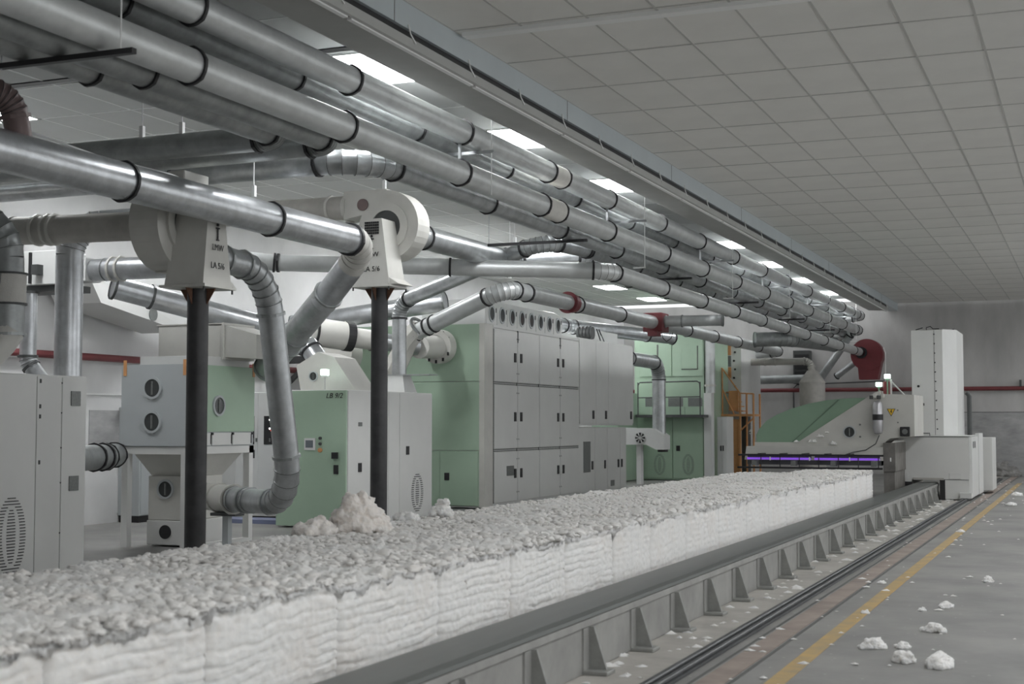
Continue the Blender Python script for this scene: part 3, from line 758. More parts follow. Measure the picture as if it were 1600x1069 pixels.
# grey cable conduit along the near pipe
MB()
cc = MB().tube([((-8.6, 9.2, 4.1), .012), ((-8.1, 10.2, 3.86), .012), ((-7.95, 11.0, 3.83), .012), ((-7.9, 11.2, 3.80), .012)], 6).build('conduit', STRIPW); tag(cc, 'thin grey conduit lying over the near zinc pipe', 'conduit')
jb = bx('junction_box', CREAM, None, -8.05, -7.85, 11.1, 11.5, 3.70, 3.88, .01); tag(jb, 'cream metal box top showing above the near zinc pipe', 'box')

def hang_rod(label, x, y, z0):
    t = thing('hanger_rod', label, 'rod', (x, y, CZ), 0, 'single hanger rods')
    MB().cyl((x, y, CZ), (x, y, z0), .006, n=6).build('rod', STRIPW, t); bx('rod_clamp', STRIPW, t, x - .02, x + .02, y - .02, y + .02, z0 - .03, z0 + .08)
hang_rod('thick white hanger rod above the second fan housing', -8.15, 15.75, 4.46)
hang_rod('white hanger rod holding the large near zinc pipe by its collar', -7.6, 11.9, 3.76)
hang_rod('white hanger rod with clamp on the sideways near pipe', -8.3, 11.05, 4.24)
hang_rod('second white hanger rod on the sideways near pipe', -7.85, 11.05, 4.24)
hang_rod('white hanger rod at the bend into the third lower pipe', -7.7, 18.98, 4.12)
hang_rod('thin white hanger rod in front of the bare ceiling beyond the second fan', -8.4, 20.5, 3.80)

# ------------------------------------------------------------------ left machines
def oval_vent(parent, cx, cy, cz, axis, rw, rh, m=DARK, inner=True, n=17):
    """louvre slots arranged as an oval; axis 'x': face normal +x, 'y': face normal -y"""
    g = MB()
    for i in range(n):
        z = cz - rh + (i + .5) * 2 * rh / n
        u = (z - cz) / rh; w = rw * math.sqrt(max(0, 1 - u * u)); wi = rw * .62 * math.sqrt(max(0, 1 - (u / .8) ** 2)) if abs(u) < .8 else 0
        spans = [(-w, -wi - .0), (wi + .0, w)] if wi > 0 else [(-w, w)]
        if inner and abs(u) < .72: spans.append((-rw * .30 * math.sqrt(1 - (u / .72) ** 2), rw * .30 * math.sqrt(1 - (u / .72) ** 2)))
        for a, b in spans:
            if b - a < .008: continue
            if axis == 'x': g.box(cx, cx + .004, cy + a, cy + b, z - rh / n * .33, z + rh / n * .33)
            else: g.box(cx + a, cx + b, cy - .004, cy, z - rh / n * .33, z + rh / n * .33)
    return g.build('louvre_vent', m, parent, kind='stuff')
def rect_x(name, m, parent, x, y0, y1, z0, z1, th=.008): return bx(name, m, parent, x - .01, x + th, y0, y1, z0, z1)
def rect_y(name, m, parent, y, x0, x1, z0, z1, th=.008): return bx(name, m, parent, x0, x1, y - th, y + .01, z0, z1)
def sight(parent, c, axis, r, ry=None):
    d = {'x': (1, 0, 0), 'y': (0, -1, 0)}[axis]; c = Vector(c); dv = Vector(d)
    p = MB().cyl(c, c + dv * .012, r * .82, n=28).build('sight_glass', GLASS, parent)
    MB().ring(c + dv * .008, d, r * .80, r, .03).build('bezel', CABG, p)
    u = Vector((0, 1, 0)) if axis == 'x' else Vector((1, 0, 0))
    q = MB().cyl(c + dv * .016 - Vector((0, 0, r * .6)), c + dv * .016 + Vector((0, 0, r * .6)), r * .10, n=8); q.build('grip_bar', GREYWIN, p)

# near left cabinet
t = thing('machine_cabinet', 'tall pale grey machine cabinet with oval louvres at the frame edge', 'cabinet', (-9.6, 10, 0))
bx('body', CAB, t, -11.6, -9.62, 7.5, 11.95, 0.02, 1.985, .01)
for a, b in ((7.55, 9.6), (9.615, 11.18), (11.195, 11.55), (11.565, 11.93)): rect_x('door', CAB, t, -9.62, a, b, .05, 1.965, .012)
for z in (.4, .9, 1.25, 1.6, 1.9): bx('screw', DGREY, t, -9.61, -9.603, 11.545, 11.56, z, z + .015)
for z in (1.1, 1.55, 1.65, 1.9): bx('latch', DGREY, t, -9.61, -9.60, 11.225, 11.245, z, z + .04)
rect_x('plate', GREYWIN, t, -9.605, 11.69, 11.83, 1.68, 1.83); rect_x('plate', GREYWIN, t, -9.605, 11.68, 11.82, .82, .97)
oval_vent(t, -9.607, 10.86, .42, 'x', .20, .38, n=26)
pipe('drain_pipe', 'short black and grey pipe end out of the near cabinet side', [(-9.95, 12.0, 1.13), (-10.2, 13.0, 1.13), (-11.0, 14.2, 1.12)], .14, GALVD, collars=[.75], collar_mat=BLACK)

# wall items on the left
pipe('fire_pipe', 'dark red water pipe running along the left wall', [(-13.68, 4, 2.47), (-13.68, 42.9, 2.50), ], .055, REDPIPE, spacing=100, first=99, n=14, end_collars=(False, False))
pipe('fire_pipe', 'dark red water pipe running along the end wall', [(-13.5, 43.15, 2.51), (5.5, 43.15, 2.51)], .06, REDPIPE, spacing=100, first=99, n=14, end_collars=(False, False))
t = thing('wall_cabinet', 'bluish grey double-door electrical cabinet against the left wall', 'cabinet', (-13.4, 18, 0))
bx('body', CABG, t, -13.8, -13.4, 17.9, 19.6, .10, 1.75, .01); bx('plinth', DARK, t, -13.78, -13.42, 17.92, 19.58, 0, .1)
rect_x('door', CABG, t, -13.4, 17.93, 18.74, .13, 1.73); rect_x('door', CABG, t, -13.4, 18.76, 19.58, .13, 1.73)
g = MB()
for j in range(6):
    for a in (18.75, 18.98): g.box(-13.395, -13.388, a + .2, a + .35, .48 + j * .05, .50 + j * .05)
g.build('louvre_vent', DARK, t, kind='stuff')
bx('wall_patch', WALLD, wl, WALLX, WALLX + .012, 17.2, 17.9, .85, 1.7)
bx('wall_ledge', STRIPW, wl, WALLX, WALLX + .03, 16.0, 19.0, 1.93, 1.95)
# sloping rectangular duct and white inline box near the left wall
t = thing('sloping_duct', 'white sloping rectangular duct with oval hatch by the left wall', 'duct', (-13.0, 16, 3.3))
MB().prism([(15.4, 3.75), (18.3, 2.98), (18.3, 3.32), (17.6, 3.75)], 'x', -13.8, -12.9).build('body', WHITE, t)
MB().prism([(16.3, 3.20), (18.3, 2.90), (18.3, 2.98), (16.0, 3.6)], 'x', -13.7, -12.9).build('lower_pan', CAB, t)
q = MB().cyl((-12.9, 17.5, 3.12), (-12.89, 17.5, 3.12), .10, n=20).build('hatch', GREYWIN, t)
MB().cyl((-13.3, 18.3, 3.15), (-13.3, 18.7, 3.12), .17, n=24).build('round_spigot', WHITE, t)
for k in range(3): MB().ring((-13.3, 18.5 + k * .3, 3.12), (0, 1, 0), .12, .20 - .015 * k, .06).build('flange', WHITE, t)
MB().cyl((-13.3, 18.6, 3.12), (-13.3, 20.6, 3.05), .13, n=20).build('outlet', CREAM, t)
t = thing('inline_valve', 'white rectangular valve box with round windows between pipes by the left wall', 'valve', (-11.6, 14.0, 3.3))
bx('body', WHITE, t, -12.5, -11.55, 13.75, 14.3, 3.18, 3.60, .01); bx('neck', WHITE, t, -11.55, -11.2, 13.85, 14.15, 3.22, 3.5)
MB().cyl((-12.3, 13.75, 3.4), (-12.3, 13.73, 3.4), .08, n=20).build('window', GREYWIN, t)
bx('frame_bar', BLACK, t, -11.95, -11.92, 13.72, 13.75, 3.2, 3.58); bx('actuator', DGREY, t, -11.85, -11.75, 13.65, 13.75, 3.3, 3.42)
bx('bottom_tray', DGREY, t, -12.3, -11.4, 13.8, 14.2, 3.10, 3.18)
pipe('sloping_pipe', 'pale zinc pipe sloping down behind the first fan column', [(-11.6, 14.9, 3.25), (-10.35, 16.6, 2.80)], .15, GALVB, collars=[.5], collar_mat=DGREY)

# filter box on a frame
t = thing('filter_box', 'grey and green filter box with round sight glasses standing on a frame', 'machine', (-10.45, 15, 0))
X0, X1, Y0, Y1 = -10.98, -10.02, 14.3, 15.75
bx('front_panel', CABG, t, X0, X1, Y0 - .012, Y0 + .02, 1.23, 2.21); bx('body', CABG, t, X0, X1 - .012, Y0 + .02, Y1, 1.22, 2.215)
bx('side_panel', GREEN, t, X1 - .012, X1 + .004, Y0 + .0, Y1, 1.40, 2.215)
for a in (Y0 + .05, Y0 + .50, Y0 + .95): bx('lower_flap', CAB, t, X1 - .012, X1 + .012, a, a + .42, 1.235, 1.385)
for a in (Y0 + .48, Y0 + .93, Y0 + 1.38): bx('flap_clip', DARK, t, X1, X1 + .025, a, a + .03, 1.36, 1.39); bx('flap_clip', DARK, t, X1, X1 + .02, a - .02, a - .01, 1.25, 1.37)
sight(t, (-10.52, Y0 - .012, 1.93), 'y', .135); sight(t, (-10.52, Y0 - .012, 1.52), 'y', .135); sight(t, (X1 + .004, 14.93, 1.72), 'x', .13)
for x in (X0 + .03, X1 - .06):
    lg = bx('lifting_lug', ORANGE, t, x, x + .045, Y0 - .02, Y0 - .012, 2.08, 2.27); lg['label'] = 'orange lifting lug'
bx('lifting_lug', ORANGE, t, X1, X1 + .01, Y1 - .05, Y1, 2.1, 2.27)
for (x, y) in ((X0 + .05, Y0 + .05), (X1 - .05, Y0 + .05), (X0 + .05, Y1 - .05), (X1 - .05, Y1 - .05)): bx('leg', CAB, t, x - .045, x + .045, y - .045, y + .045, 0, 1.13)
bx('frame_rail', CAB, t, X0, X1, Y0 + .005, Y0 + .095, 1.13, 1.22); bx('frame_rail', CAB, t, X1 - .09, X1, Y0, Y1, 1.13, 1.22)
bx('frame_rail', CAB, t, X0, X1, Y1 - .1, Y1, 1.13, 1.22); bx('foot_rail', CAB, t, X1 - .09, X1, Y0 + .09, Y1 - .09, .0, .05)
t = thing('collecting_bin', 'cream hopper and bin with round window under the filter box', 'hopper', (-10.5, 15, 0))
v = [(-10.9, 14.45, 1.13), (-10.1, 14.45, 1.13), (-10.1, 15.6, 1.13), (-10.9, 15.6, 1.13), (-10.76, 14.62, .86), (-10.25, 14.62, .86), (-10.25, 15.4, .86), (-10.76, 15.4, .86)]
MB().add(v, [(0, 1, 2, 3), (7, 6, 5, 4), (0, 4, 5, 1), (1, 5, 6, 2), (2, 6, 7, 3), (3, 7, 4, 0)]).build('hopper', CREAM, t)
bx('bin', CREAM, t, -10.76, -10.25, 14.55, 15.4, .32, .86, .01); bx('bin_base', CAB, t, -10.78, -10.2, 14.55, 15.45, .02, .32, .01)
sight(t, (-10.50, 14.55, .70), 'y', .12)
MB().cyl((-10.5, 14.55, .18), (-10.5, 14.54, .18), .085, n=20).build('outlet_hole', DARK, t)
# rectangular transition duct on top of the filter box
t = thing('transition_duct', 'cream rectangular duct on top of the filter box with dusty lid', 'duct', (-10.4, 15.1, 2.2))
MB().prism([(-11.0, 2.33), (-11.0, 2.74), (-10.02, 2.73), (-9.55, 2.60), (-9.55, 2.30), (-10.02, 2.33)], 'y', 15.05, 15.70).build('duct_body', CREAM, t)
bx('collar_box', CAB, t, -10.95, -10.05, 14.6, 15.68, 2.215, 2.33, .005)
bx('flange', CREAM, t, -10.04, -10.01, 15.02, 15.73, 2.30, 2.76); bx('lid', DUST, t, -11.02, -10.02, 15.03, 15.72, 2.74, 2.755)
t = thing('bracket_arm', 'black steel bracket post with diagonal braces behind the filter box', 'bracket', (-12.5, 20.6, 0))
bx('post', STEELK, t, -12.65, -12.48, 20.5, 20.65, 0, 2.5); bx('top_beam', STEELK, t, -12.9, -11.6, 20.48, 20.67, 2.5, 2.62, .01)
MB().prism([(-12.5, 2.15), (-12.1, 2.5), (-12.0, 2.5), (-12.5, 2.05)], 'y', 20.53, 20.6).build('brace', STEELK, t)

# control cabinet with lit panels
t = thing('control_cabinet', 'white two-door control cabinet with red lights behind the segmented pipe', 'cabinet', (-12, 19.5, 0))
bx('body', WHITE, t, -12.75, -11.2, 19.5, 20.3, 0.03, 2.0, .01)
for k, (a, b) in enumerate(((-12.74, -12.33), (-12.31, -11.72), (-11.70, -11.22))):
    d = rect_y('door', WHITE, t, 19.5, a, b, .08, 1.98)
    bx('handle', DARK, d, b - .10, b - .05, 19.482, 19.495, .95, 1.08)
    if k < 2:
        c = rect_y('lamp_panel', DARK, t, 19.492, (a + .10) if k == 1 else a + .22, b - .06, 1.17, 1.62)
        x = a + .26
        for q, (dx, z, m) in enumerate([(.0, 1.50, LED), (.07, 1.50, LED), (.02, 1.30, LED)] if k == 0 else [(-.05, 1.56, LEDW), (-.05, 1.42, LEDW), (-.02, 1.39, LED), (.03, 1.39, LED), (.08, 1.39, LED), (.16, 1.36, LED)]):
            MB().cyl((x + dx, 19.485, z), (x + dx, 19.478, z), .014, n=10).build('indicator', m, c)
        for q in range(4): bx('switch', GREYWIN, c, x - .06 + q * .06, x - .03 + q * .06, 19.476, 19.486, 1.21, 1.27)
t = bx('blue_skirting', CYAN, None, -12.4, -11.0, 18.4, 18.9, 0.0, .06); tag(t, 'blue low kerb on the floor behind the pipe stand', 'kerb')

# LB machine
t = thing('opener_machine', 'green fronted machine with touch screen and black lettering, beside second column', 'machine', (-10.4, 18, 0))
bx('body', CAB, t, -11.0, -9.86, 17.93, 20.75, .02, 1.985, .008)
d = rect_y('green_door', GREEN, t, 17.93, -11.0, -9.86, .03, 1.975, .03)
text('LB 9/2', .105, DARK, t, (-10.05, 17.897, 1.865), (1, 0, 0), (0, 0, 1), shear=.25)
s_ = rect_y('screen_recess', GREEN, t, 17.905, -10.56, -10.32, 1.10, 1.34, .006); rect_y('screen_bezel', WHITE, t, 17.897, -10.53, -10.35, 1.12, 1.29, .012); rect_y('screen', SCREEN, t, 17.884, -10.505, -10.385, 1.155, 1.26, .004)
for z, m in ((1.29, DGREY), (1.21, DGREY), (1.12, ORANGE)): MB().cyl((-10.27, 17.9, z), (-10.27, 17.875, z), .022 if m is DGREY else .032, n=14).build('push_button', m, t)
bx('switch', DARK, t, -10.07, -9.98, 17.86, 17.9, 1.00, 1.09); rect_y('lock_plate', DARK, t, 17.9, -10.05, -9.975, .78, .91)
for a, b in ((17.95, 18.62), (18.635, 19.2), (19.215, 19.57), (19.585, 20.73)):
    rect_x('door', CAB, t, -9.86, a, b, .05, 1.965, .012)
for y_, z in ((18.25, .80), (19.80, 1.02)): bx('door_handle', DARK, t, -9.85, -9.838, y_, y_ + .10, z, z + .13)
bx('key_lock', GREYWIN, t, -9.85, -9.84, 18.25, 18.36, 1.46, 1.52)
oval_vent(t, -9.847, 20.2, .42, 'x', .21, .30, n=18)
# hoods on top of it
t = thing('inlet_hood', 'white sloping hood with small round window on the lettered green machine', 'hood', (-10.5, 18.6, 1.99))
MB().prism([(-10.90, 1.99), (-10.98, 2.36), (-10.62, 2.56), (-10.34, 2.48), (-9.98, 1.99)], 'y', 18.4, 19.05).build('hood_body', CREAM, t)
sight(t, (-10.68, 18.4, 2.2), 'y', .075)
pipe('hood_bend', 'zinc segmented bend entering the white hood', [(-11.35, 18.85, 2.72), (-11.0, 18.75, 2.70), (-10.75, 18.70, 2.42)], .155, GALVB, collars=[.12], bend=.3)
t = thing('beacon_lamp', 'small lit green-white beacon on a stem above the lettered green machine', 'lamp', (-10.35, 18.15, 1.99))
MB().cyl((-10.35, 18.15, 1.985), (-10.35, 18.15, 2.22), .012, n=8).build('stem', CAB, t); bx('lamp_cup', CAB, t, -10.39, -10.31, 18.11, 18.19, 2.17, 2.20); bx('lens', LAMPG, t, -10.40, -10.30, 18.10, 18.20, 2.20, 2.29, .01)
t = thing('inline_coupling', 'cream round coupling with open black slot between pipes above the machines', 'coupling', (-11.4, 20.8, 2.85))
dv = Vector((1.2, 1.40, -.2)).normalized(); c0 = Vector((-12.0, 20.65, 3.03))
MB().cyl(c0, c0 + dv * .55, .24, n=28).build('drum', CREAM, t); MB().ring(c0 + dv * .02, dv, .2, .26, .04).build('flange', BLACK, t)
MB().ring(c0 + dv * .62, dv, .12, .25, .14).build('slot_ring', BLACK, t); MB().cyl(c0 + dv * .5, c0 + dv * 1.05, .17, n=24).build('reducer', CREAM, t)
for a in range(3): MB().cyl(c0 + dv * .55 + Vector((0, .0, .24)) * math.cos(a * 2.1) + Vector((0, .24, 0)) * math.sin(a * 2.1), c0 + dv * .75 + Vector((0, 0, .19)) * math.cos(a * 2.1) + Vector((0, .19, 0)) * math.sin(a * 2.1), .02, n=6).build('tie_rod', CREAM, t)
MB().ring(c0 + dv * 1.05, dv, .13, .19, .03).build('flange', BLACK, t); MB().cyl(c0 + dv * 1.05, c0 + dv * 1.9, .15, n=24).build('pipe_end', GALV, t)
t = thing('small_fan', 'far cream lettered fan stand peeping out above the machines', 'fan', (-12.3, 21.5, 0))
v = [(-12.7, 21.5, 1.9), (-12.1, 21.5, 1.9), (-12.1, 22.0, 1.9), (-12.7, 22.0, 1.9), (-12.58, 21.5, 2.6), (-12.22, 21.5, 2.6), (-12.22, 21.9, 2.6), (-12.58, 21.9, 2.6)]
MB().add(v, [(0, 3, 2, 1), (4, 5, 6, 7), (0, 1, 5, 4), (1, 2, 6, 5), (2, 3, 7, 6), (3, 0, 4, 7)]).build('pedestal', CREAM, t)
MB().cyl((-12.4, 21.7, 0), (-12.4, 21.7, 1.9), .1, n=16).build('column', STEELK, t)
text('LMW', .15, DARK, t, (-12.35, 21.495, 2.06), (1, 0, 0), (0, 0, 1))
MB().cyl((-12.4, 21.9, 2.75), (-12.4, 22.3, 2.75), .45, n=32).build('scroll_housing', CREAM, t)
t = thing('chute_box', 'white chute box on the machine top under the upright pipe', 'chute', (-10.2, 20.25, 2))
v = [(-10.38, 20.05, 1.985), (-10.0, 20.05, 1.985), (-10.0, 20.5, 1.985), (-10.38, 20.5, 1.985), (-10.33, 20.12, 2.26), (-10.07, 20.12, 2.26), (-10.07, 20.4, 2.26), (-10.33, 20.4, 2.26)]
MB().add(v, [(0, 3, 2, 1), (4, 5, 6, 7), (0, 1, 5, 4), (1, 2, 6, 5), (2, 3, 7, 6), (3, 0, 4, 7)]).build('chute', WHITE, t)
bx('plate', GALV, t, -10.4, -9.6, 20.1, 20.42, 2.26, 2.275)
t = thing('inlet_hood', 'cream tilted inlet hood beside the green mixer side, under the sloping pipe', 'hood', (-10.3, 21.2, 2.2))
MB().tube([((-10.22, 20.98, 3.06), .17), ((-10.45, 21.05, 2.86), .18), ((-10.8, 21.15, 2.3), .20)], 8, True).build('hood_body', CREAM, t)
MB().ring((-10.2, 20.97, 3.09), (.75, -.2, .6), .14, .19, .03).build('flange', GALVD, t)
t = thing('louvred_drum', 'cream round drum with slotted rim on the green mixer side', 'drum', (-10.4, 22.5, 2.9))
dd = Vector((.55, .83, .0)).normalized(); c0 = Vector((-10.85, 22.35, 2.85))
MB().cyl((-10.75, 22.1, 2.82), (-10.70, 22.95, 2.86), .20, n=28).build('drum', CREAM, t); MB().ring((-10.71, 22.82, 2.86), (.06, 1, .05), .2, .30, .22, 30).build('rim', CREAM, t)
for k in range(12):
    a = 2 * PI * k / 12
    bx('slot', DARK, t, -10.71 + .27 * math.cos(a) - .02, -10.71 + .27 * math.cos(a) + .02, 22.70, 22.708, 2.86 + .27 * math.sin(a) - .03, 2.86 + .27 * math.sin(a) + .03)

# ------------------------------------------------------------------ mixer: green side, grey door wall
MX = -9.9
t = thing('blending_mixer', 'tall green-sided mixer with three rows of grey doors', 'machine', (-10.5, 23, 0))
bx('body', CAB, t, -13.2, MX - .015, 23.02, 27.94, .02, 3.27)
for z0, z1 in ((.05, 1.02), (1.03, 2.24), (2.25, 3.26)):
    bx('side_panel', GREEN, t, -13.2, -10.0, 22.985, 23.02, z0, z1)
bx('side_hatch', GREEN, t, -10.75, -10.02, 22.97, 22.99, .06, 1.0, .004); bx('hatch_handle', DARK, t, -10.66, -10.57, 22.955, 22.972, .50, .63)
bx('corner_post', CREAM, t, -10.0, MX, 22.98, 23.37, .03, 3.27)
bx('top_rail', CAB, t, MX - .02, MX + .004, 23.37, 27.94, 3.22, 3.27)
cols = [23.40, 24.52, 25.65, 26.80, 27.92]
for i in range(4):
    for j, (z0, z1) in enumerate(((.08, .99), (1.05, 2.20), (2.26, 3.20))):
        d = bx('door', CAB, t, MX - .015, MX + .012, cols[i] + .012, cols[i + 1] - .012, z0, z1, .004)
        hy = cols[i + 1] - .18 if i % 2 == 0 else cols[i] + .12
        hz = (.50, 1.54, 2.63)[j]
        bx('handle', DARK, d, MX + .012, MX + .028, hy, hy + .085, hz, hz + .17)
        for zz in (z0 + .15, z1 - .15): bx('screw', GREYWIN, d, MX + .012, MX + .018, (cols[i + 1] - .05) if i % 2 == 0 else cols[i] + .035, ((cols[i + 1] - .05) if i % 2 == 0 else cols[i] + .035) + .02, zz, zz + .025)
rect_x('plate_window', GREYWIN, t, MX + .012, 23.98, 24.32, .55, .73)
for y_ in (24.51, 26.79): bx('lint_streak', DGREY, t, MX, MX + .02, y_, y_ + .03, 3.0, 3.22)
for z_ in (1.005, 1.035, 2.215, 2.245): bx('row_gap', SEAM, t, MX - .014, MX + .001, 23.40, 27.92, z_ - .006, z_ + .006)
for i in range(4): bx('door_gap', SEAM, t, MX - .014, MX - .004, cols[i] - .006, cols[i] + .012, .08, 3.2)
# porthole hopper on top
t = thing('sight_hopper', 'pale hopper with a row of eight oval sight windows on top of the mixer', 'hopper', (-10.2, 25, 3.27))
MB().prism([(-11.2, 3.27), (-9.96, 3.27), (-9.96, 3.60), (-10.05, 3.72), (-11.2, 3.72)], 'y', 23.15, 27.0).build('body', WHITE, t)
for k in range(8):
    y_ = 23.42 + k * .487
    bx('window_panel', CAB, t, -9.96, -9.95, y_ - .23, y_ + .23, 3.28, 3.60)
    g = MB().ring((0, 0, 0), (1, 0, 0), .105, .135, .02, 24); g.v = [(a - 9.945, b + y_, c * 1.15 + 3.47) for a, b, c in g.v]; w = g.build('window_rim', CABG, t)
    g = MB().cyl((0, 0, 0), (.01, 0, 0), .108, n=24); g.v = [(a - 9.952, b + y_, c * 1.15 + 3.47) for a, b, c in g.v]; g.build('sight_window', GLASS, w)
    bx('hinge', DGREY, t, -9.95, -9.94, y_ + .19, y_ + .205, 3.50, 3.58)
MB().cyl((-10.4, 27.0, 3.55), (-10.4, 27.6, 3.55), .26, n=24).build('end_drum', CREAM, t)
# second cabinet block
t = thing('mixer_cabinet', 'grey cabinet wall with overhanging upper doors beyond the mixer', 'cabinet', (-10.5, 30, 0))
bx('body_lower', CAB, t, -12.5, MX - .05, 27.97, 31.26, .02, 1.42); bx('body_upper', CAB, t, -12.5, MX - .01, 27.97, 31.72, 1.46, 3.30, .006)
for a, b in ((27.99, 29.02), (29.04, 29.87), (29.89, 31.70)):
    d = bx('upper_door', CAB, t, MX - .01, MX + .012, a, b, 1.50, 3.28, .004)
    bx('handle', DARK, d, MX + .012, MX + .028, b - .24, b - .14, 1.60, 1.78)
for a, b, hy in ((27.99, 29.02, 28.85), (29.04, 29.87, 29.70), (29.89, 30.79, 30.65), (30.81, 31.24, 30.9)):
    d = bx('lower_door', CAB, t, MX - .05, MX - .02, a, b, .05, 1.40, .004)
    bx('handle', DARK, d, MX - .02, MX - .008, hy - .05, hy + .05, .52, .70)
rect_x('tall_window', GREYWIN, t, MX - .02, 28.28, 28.72, .47, 1.12)
rect_x('vent_plate', GREYWIN, t, MX - .02, 30.1, 30.35, .12, .25)
t = thing('drive_motor', 'small grey motor with belt frame on top of the far cabinet', 'motor', (-10.4, 30, 3.3))
MB().cyl((-10.55, 29.75, 3.50), (-10.2, 29.75, 3.50), .14, n=20).build('motor', DGREY, t)
for k in range(4): MB().ring((-10.5 + k * .08, 29.75, 3.5), (1, 0, 0), .13, .16, .02).build('cooling_fin', DGREY, t)
bx('box', WHITE, t, -10.8, -10.2, 30.3, 31.5, 3.30, 3.58, .01)
MB().cyl((-10.2, 30.0, 3.6), (-10.2, 30.3, 3.32), .015, n=6).build('frame_bar', DARK, t); MB().cyl((-10.2, 30.15, 3.6), (-10.2, 30.55, 3.32), .015, n=6).build('frame_bar', DARK, t)
pipe('roof_pipe', 'zinc pipe with segmented bend lying above the far cabinet top', [(-11.6, 26.5, 3.85), (-11.2, 30.8, 3.74), (-9.6, 34.0, 3.62)], .16, GALVB, first=3, bend=1.2)

# ------------------------------------------------------------------ green machine with platform
GY = 36.5
t = thing('carding_machine', 'tall mint green machine with oval louvred doors and railed platform', 'machine', (-10.3, GY, 0))
bx('body', GREEN, t, -11.35, -9.45, GY + .02, 39.2, .02, 4.0)
bx('lower_door', GREEN, t, -11.1, -10.31, GY - .01, GY + .02, .06, 1.66, .004); bx('lower_door', GREEN, t, -10.29, -9.47, GY - .01, GY + .02, .06, 1.66, .004)
oval_vent(t, -10.66, GY - .012, .42, 'y', .16, .28, GREYWIN, n=20); oval_vent(t, -9.88, GY - .012, .42, 'y', .16, .28, GREYWIN, n=20)
bx('handle', DARK, t, -10.20, -10.10, GY - .03, GY - .01, .78, .92)
bx('upper_panel', GREEN, t, -11.2, -10.32, GY - .008, GY + .02, 2.75, 3.95, .004); bx('upper_panel', GREEN, t, -10.3, -9.47, GY - .008, GY + .02, 2.75, 3.95, .004)
bx('hatch', GREEN, t, -10.05, -9.62, GY - .022, GY - .008, 2.95, 3.55, .004); bx('hatch_edge', SEAM, t, -9.62, -9.60, GY - .02, GY - .006, 2.93, 3.55); bx('hatch_edge', SEAM, t, -10.05, -9.6, GY - .02, GY - .006, 2.92, 2.94)
bx('panel_seam', SEAM, t, -10.72, -10.68, GY - .016, GY - .006, 2.75, 3.6)
for a, b in ((-11.05, -10.72), (-10.42, -10.02), (-9.88, -9.5)): rect_y('window', GREYWIN, t, GY + .02, a, b, 1.95, 2.18, .012)
for a, b in ((-11.1, -10.5), (-10.48, -9.97), (-9.95, -9.47)): bx('window_surround', GREEN, t, a, b, GY - .004, GY + .02, 1.74, 1.94)
bx('platform', DGREY, t, -11.15, -9.32, GY - .55, GY, 1.66, 1.73)
for x in (-11.1, -10.37, -9.95, -9.42): MB().cyl((x, GY - .5, 1.73), (x, GY - .5, 2.58 if x != -9.95 else 2.2), .016, n=8).build('rail_post', DGREY, t)
MB().tube([((-11.1, GY - .5, 2.5), .018), ((-11.05, GY - .5, 2.58), .018), ((-9.5, GY - .5, 2.60), .018), ((-9.43, GY - .5, 2.55), .018), ((-9.42, GY - .5, 2.4), .018)], 8).build('hand_rail', DGREY, t)
MB().cyl((-11.1, GY - .5, 2.18), (-9.42, GY - .5, 2.20), .014, n=8).build('mid_rail', DGREY, t)
bx('side_box', GREEN, t, -11.9, -11.2, 34.6, 36.3, .02, 2.3, .01); 
t = thing('equipment_post', 'white tall post and pipe column beside the green machine', 'post', (-9.2, 36.6, 0))
bx('post', WHITE, t, -9.44, -9.24, 36.45, 36.75, 0, 2.3); MB().cyl((-9.3, 36.6, 2.3), (-9.3, 36.6, 3.95), .13, n=18).build('pipe', PIPEW, t); MB().ring((-9.3, 36.6, 2.5), (0, 0, 1), .12, .16, .05).build('flange', CREAM, t)
t = thing('side_cabinet', 'narrow white cabinet with two black handles beside the green machine', 'cabinet', (-9.0, 36.9, 0))
bx('body', WHITE, t, -9.20, -8.93, 36.9, 37.6, .02, 1.68, .008); rect_y('door', WHITE, t, 36.9, -9.19, -9.075, .06, 1.65); rect_y('door', WHITE, t, 36.9, -9.065, -8.94, .06, 1.65)
bx('handle', DARK, t, -9.115, -9.085, 36.878, 36.895, .78, .92); bx('handle', DARK, t, -9.055, -9.025, 36.878, 36.895, .78, .92)
pipe('down_pipe', 'dark segmented bend and upright pipe in front of the green machine', [(-10.0, 31.75, 3.02), (-9.97, 34.1, 3.0), (-9.97, 34.1, 1.18)], .165, GALV, first=9, elbow_mat=GALVD, bend=.42, collar_mat=BLACK)
t = thing('outlet_duct', 'white horizontal duct with black spoked wheel below the upright pipe', 'duct', (-10.2, 33.7, .9))
MB().prism([(-11.1, .98), (-10.2, .98), (-9.95, .86), (-9.75, .86), (-9.75, 1.2), (-10.0, 1.38), (-11.1, 1.40)], 'y', 33.75, 34.3).build('duct_body', WHITE, t)
MB().cyl((-10.35, 33.75, 1.15), (-10.35, 33.73, 1.15), .15, n=24).build('wheel_disc', WHITE, t)
for k in range(8):
    a = 2 * PI * k / 8; c, s = math.cos(a), math.sin(a)
    MB().prism([(-10.35 + .03 * c, 1.15 + .03 * s), (-10.35 + .13 * math.cos(a - .22), 1.15 + .13 * math.sin(a - .22)), (-10.35 + .13 * math.cos(a + .22), 1.15 + .13 * math.sin(a + .22))], 'y', 33.715, 33.73).build('spoke', BLACK, t)
bx('leg', WHITE, t, -10.5, -10.38, 33.9, 34.1, 0, .98); MB().cyl((-9.88, 34.1, .80), (-9.88, 34.1, .86), .13, n=20).build('bottom_ring', DARK, t)

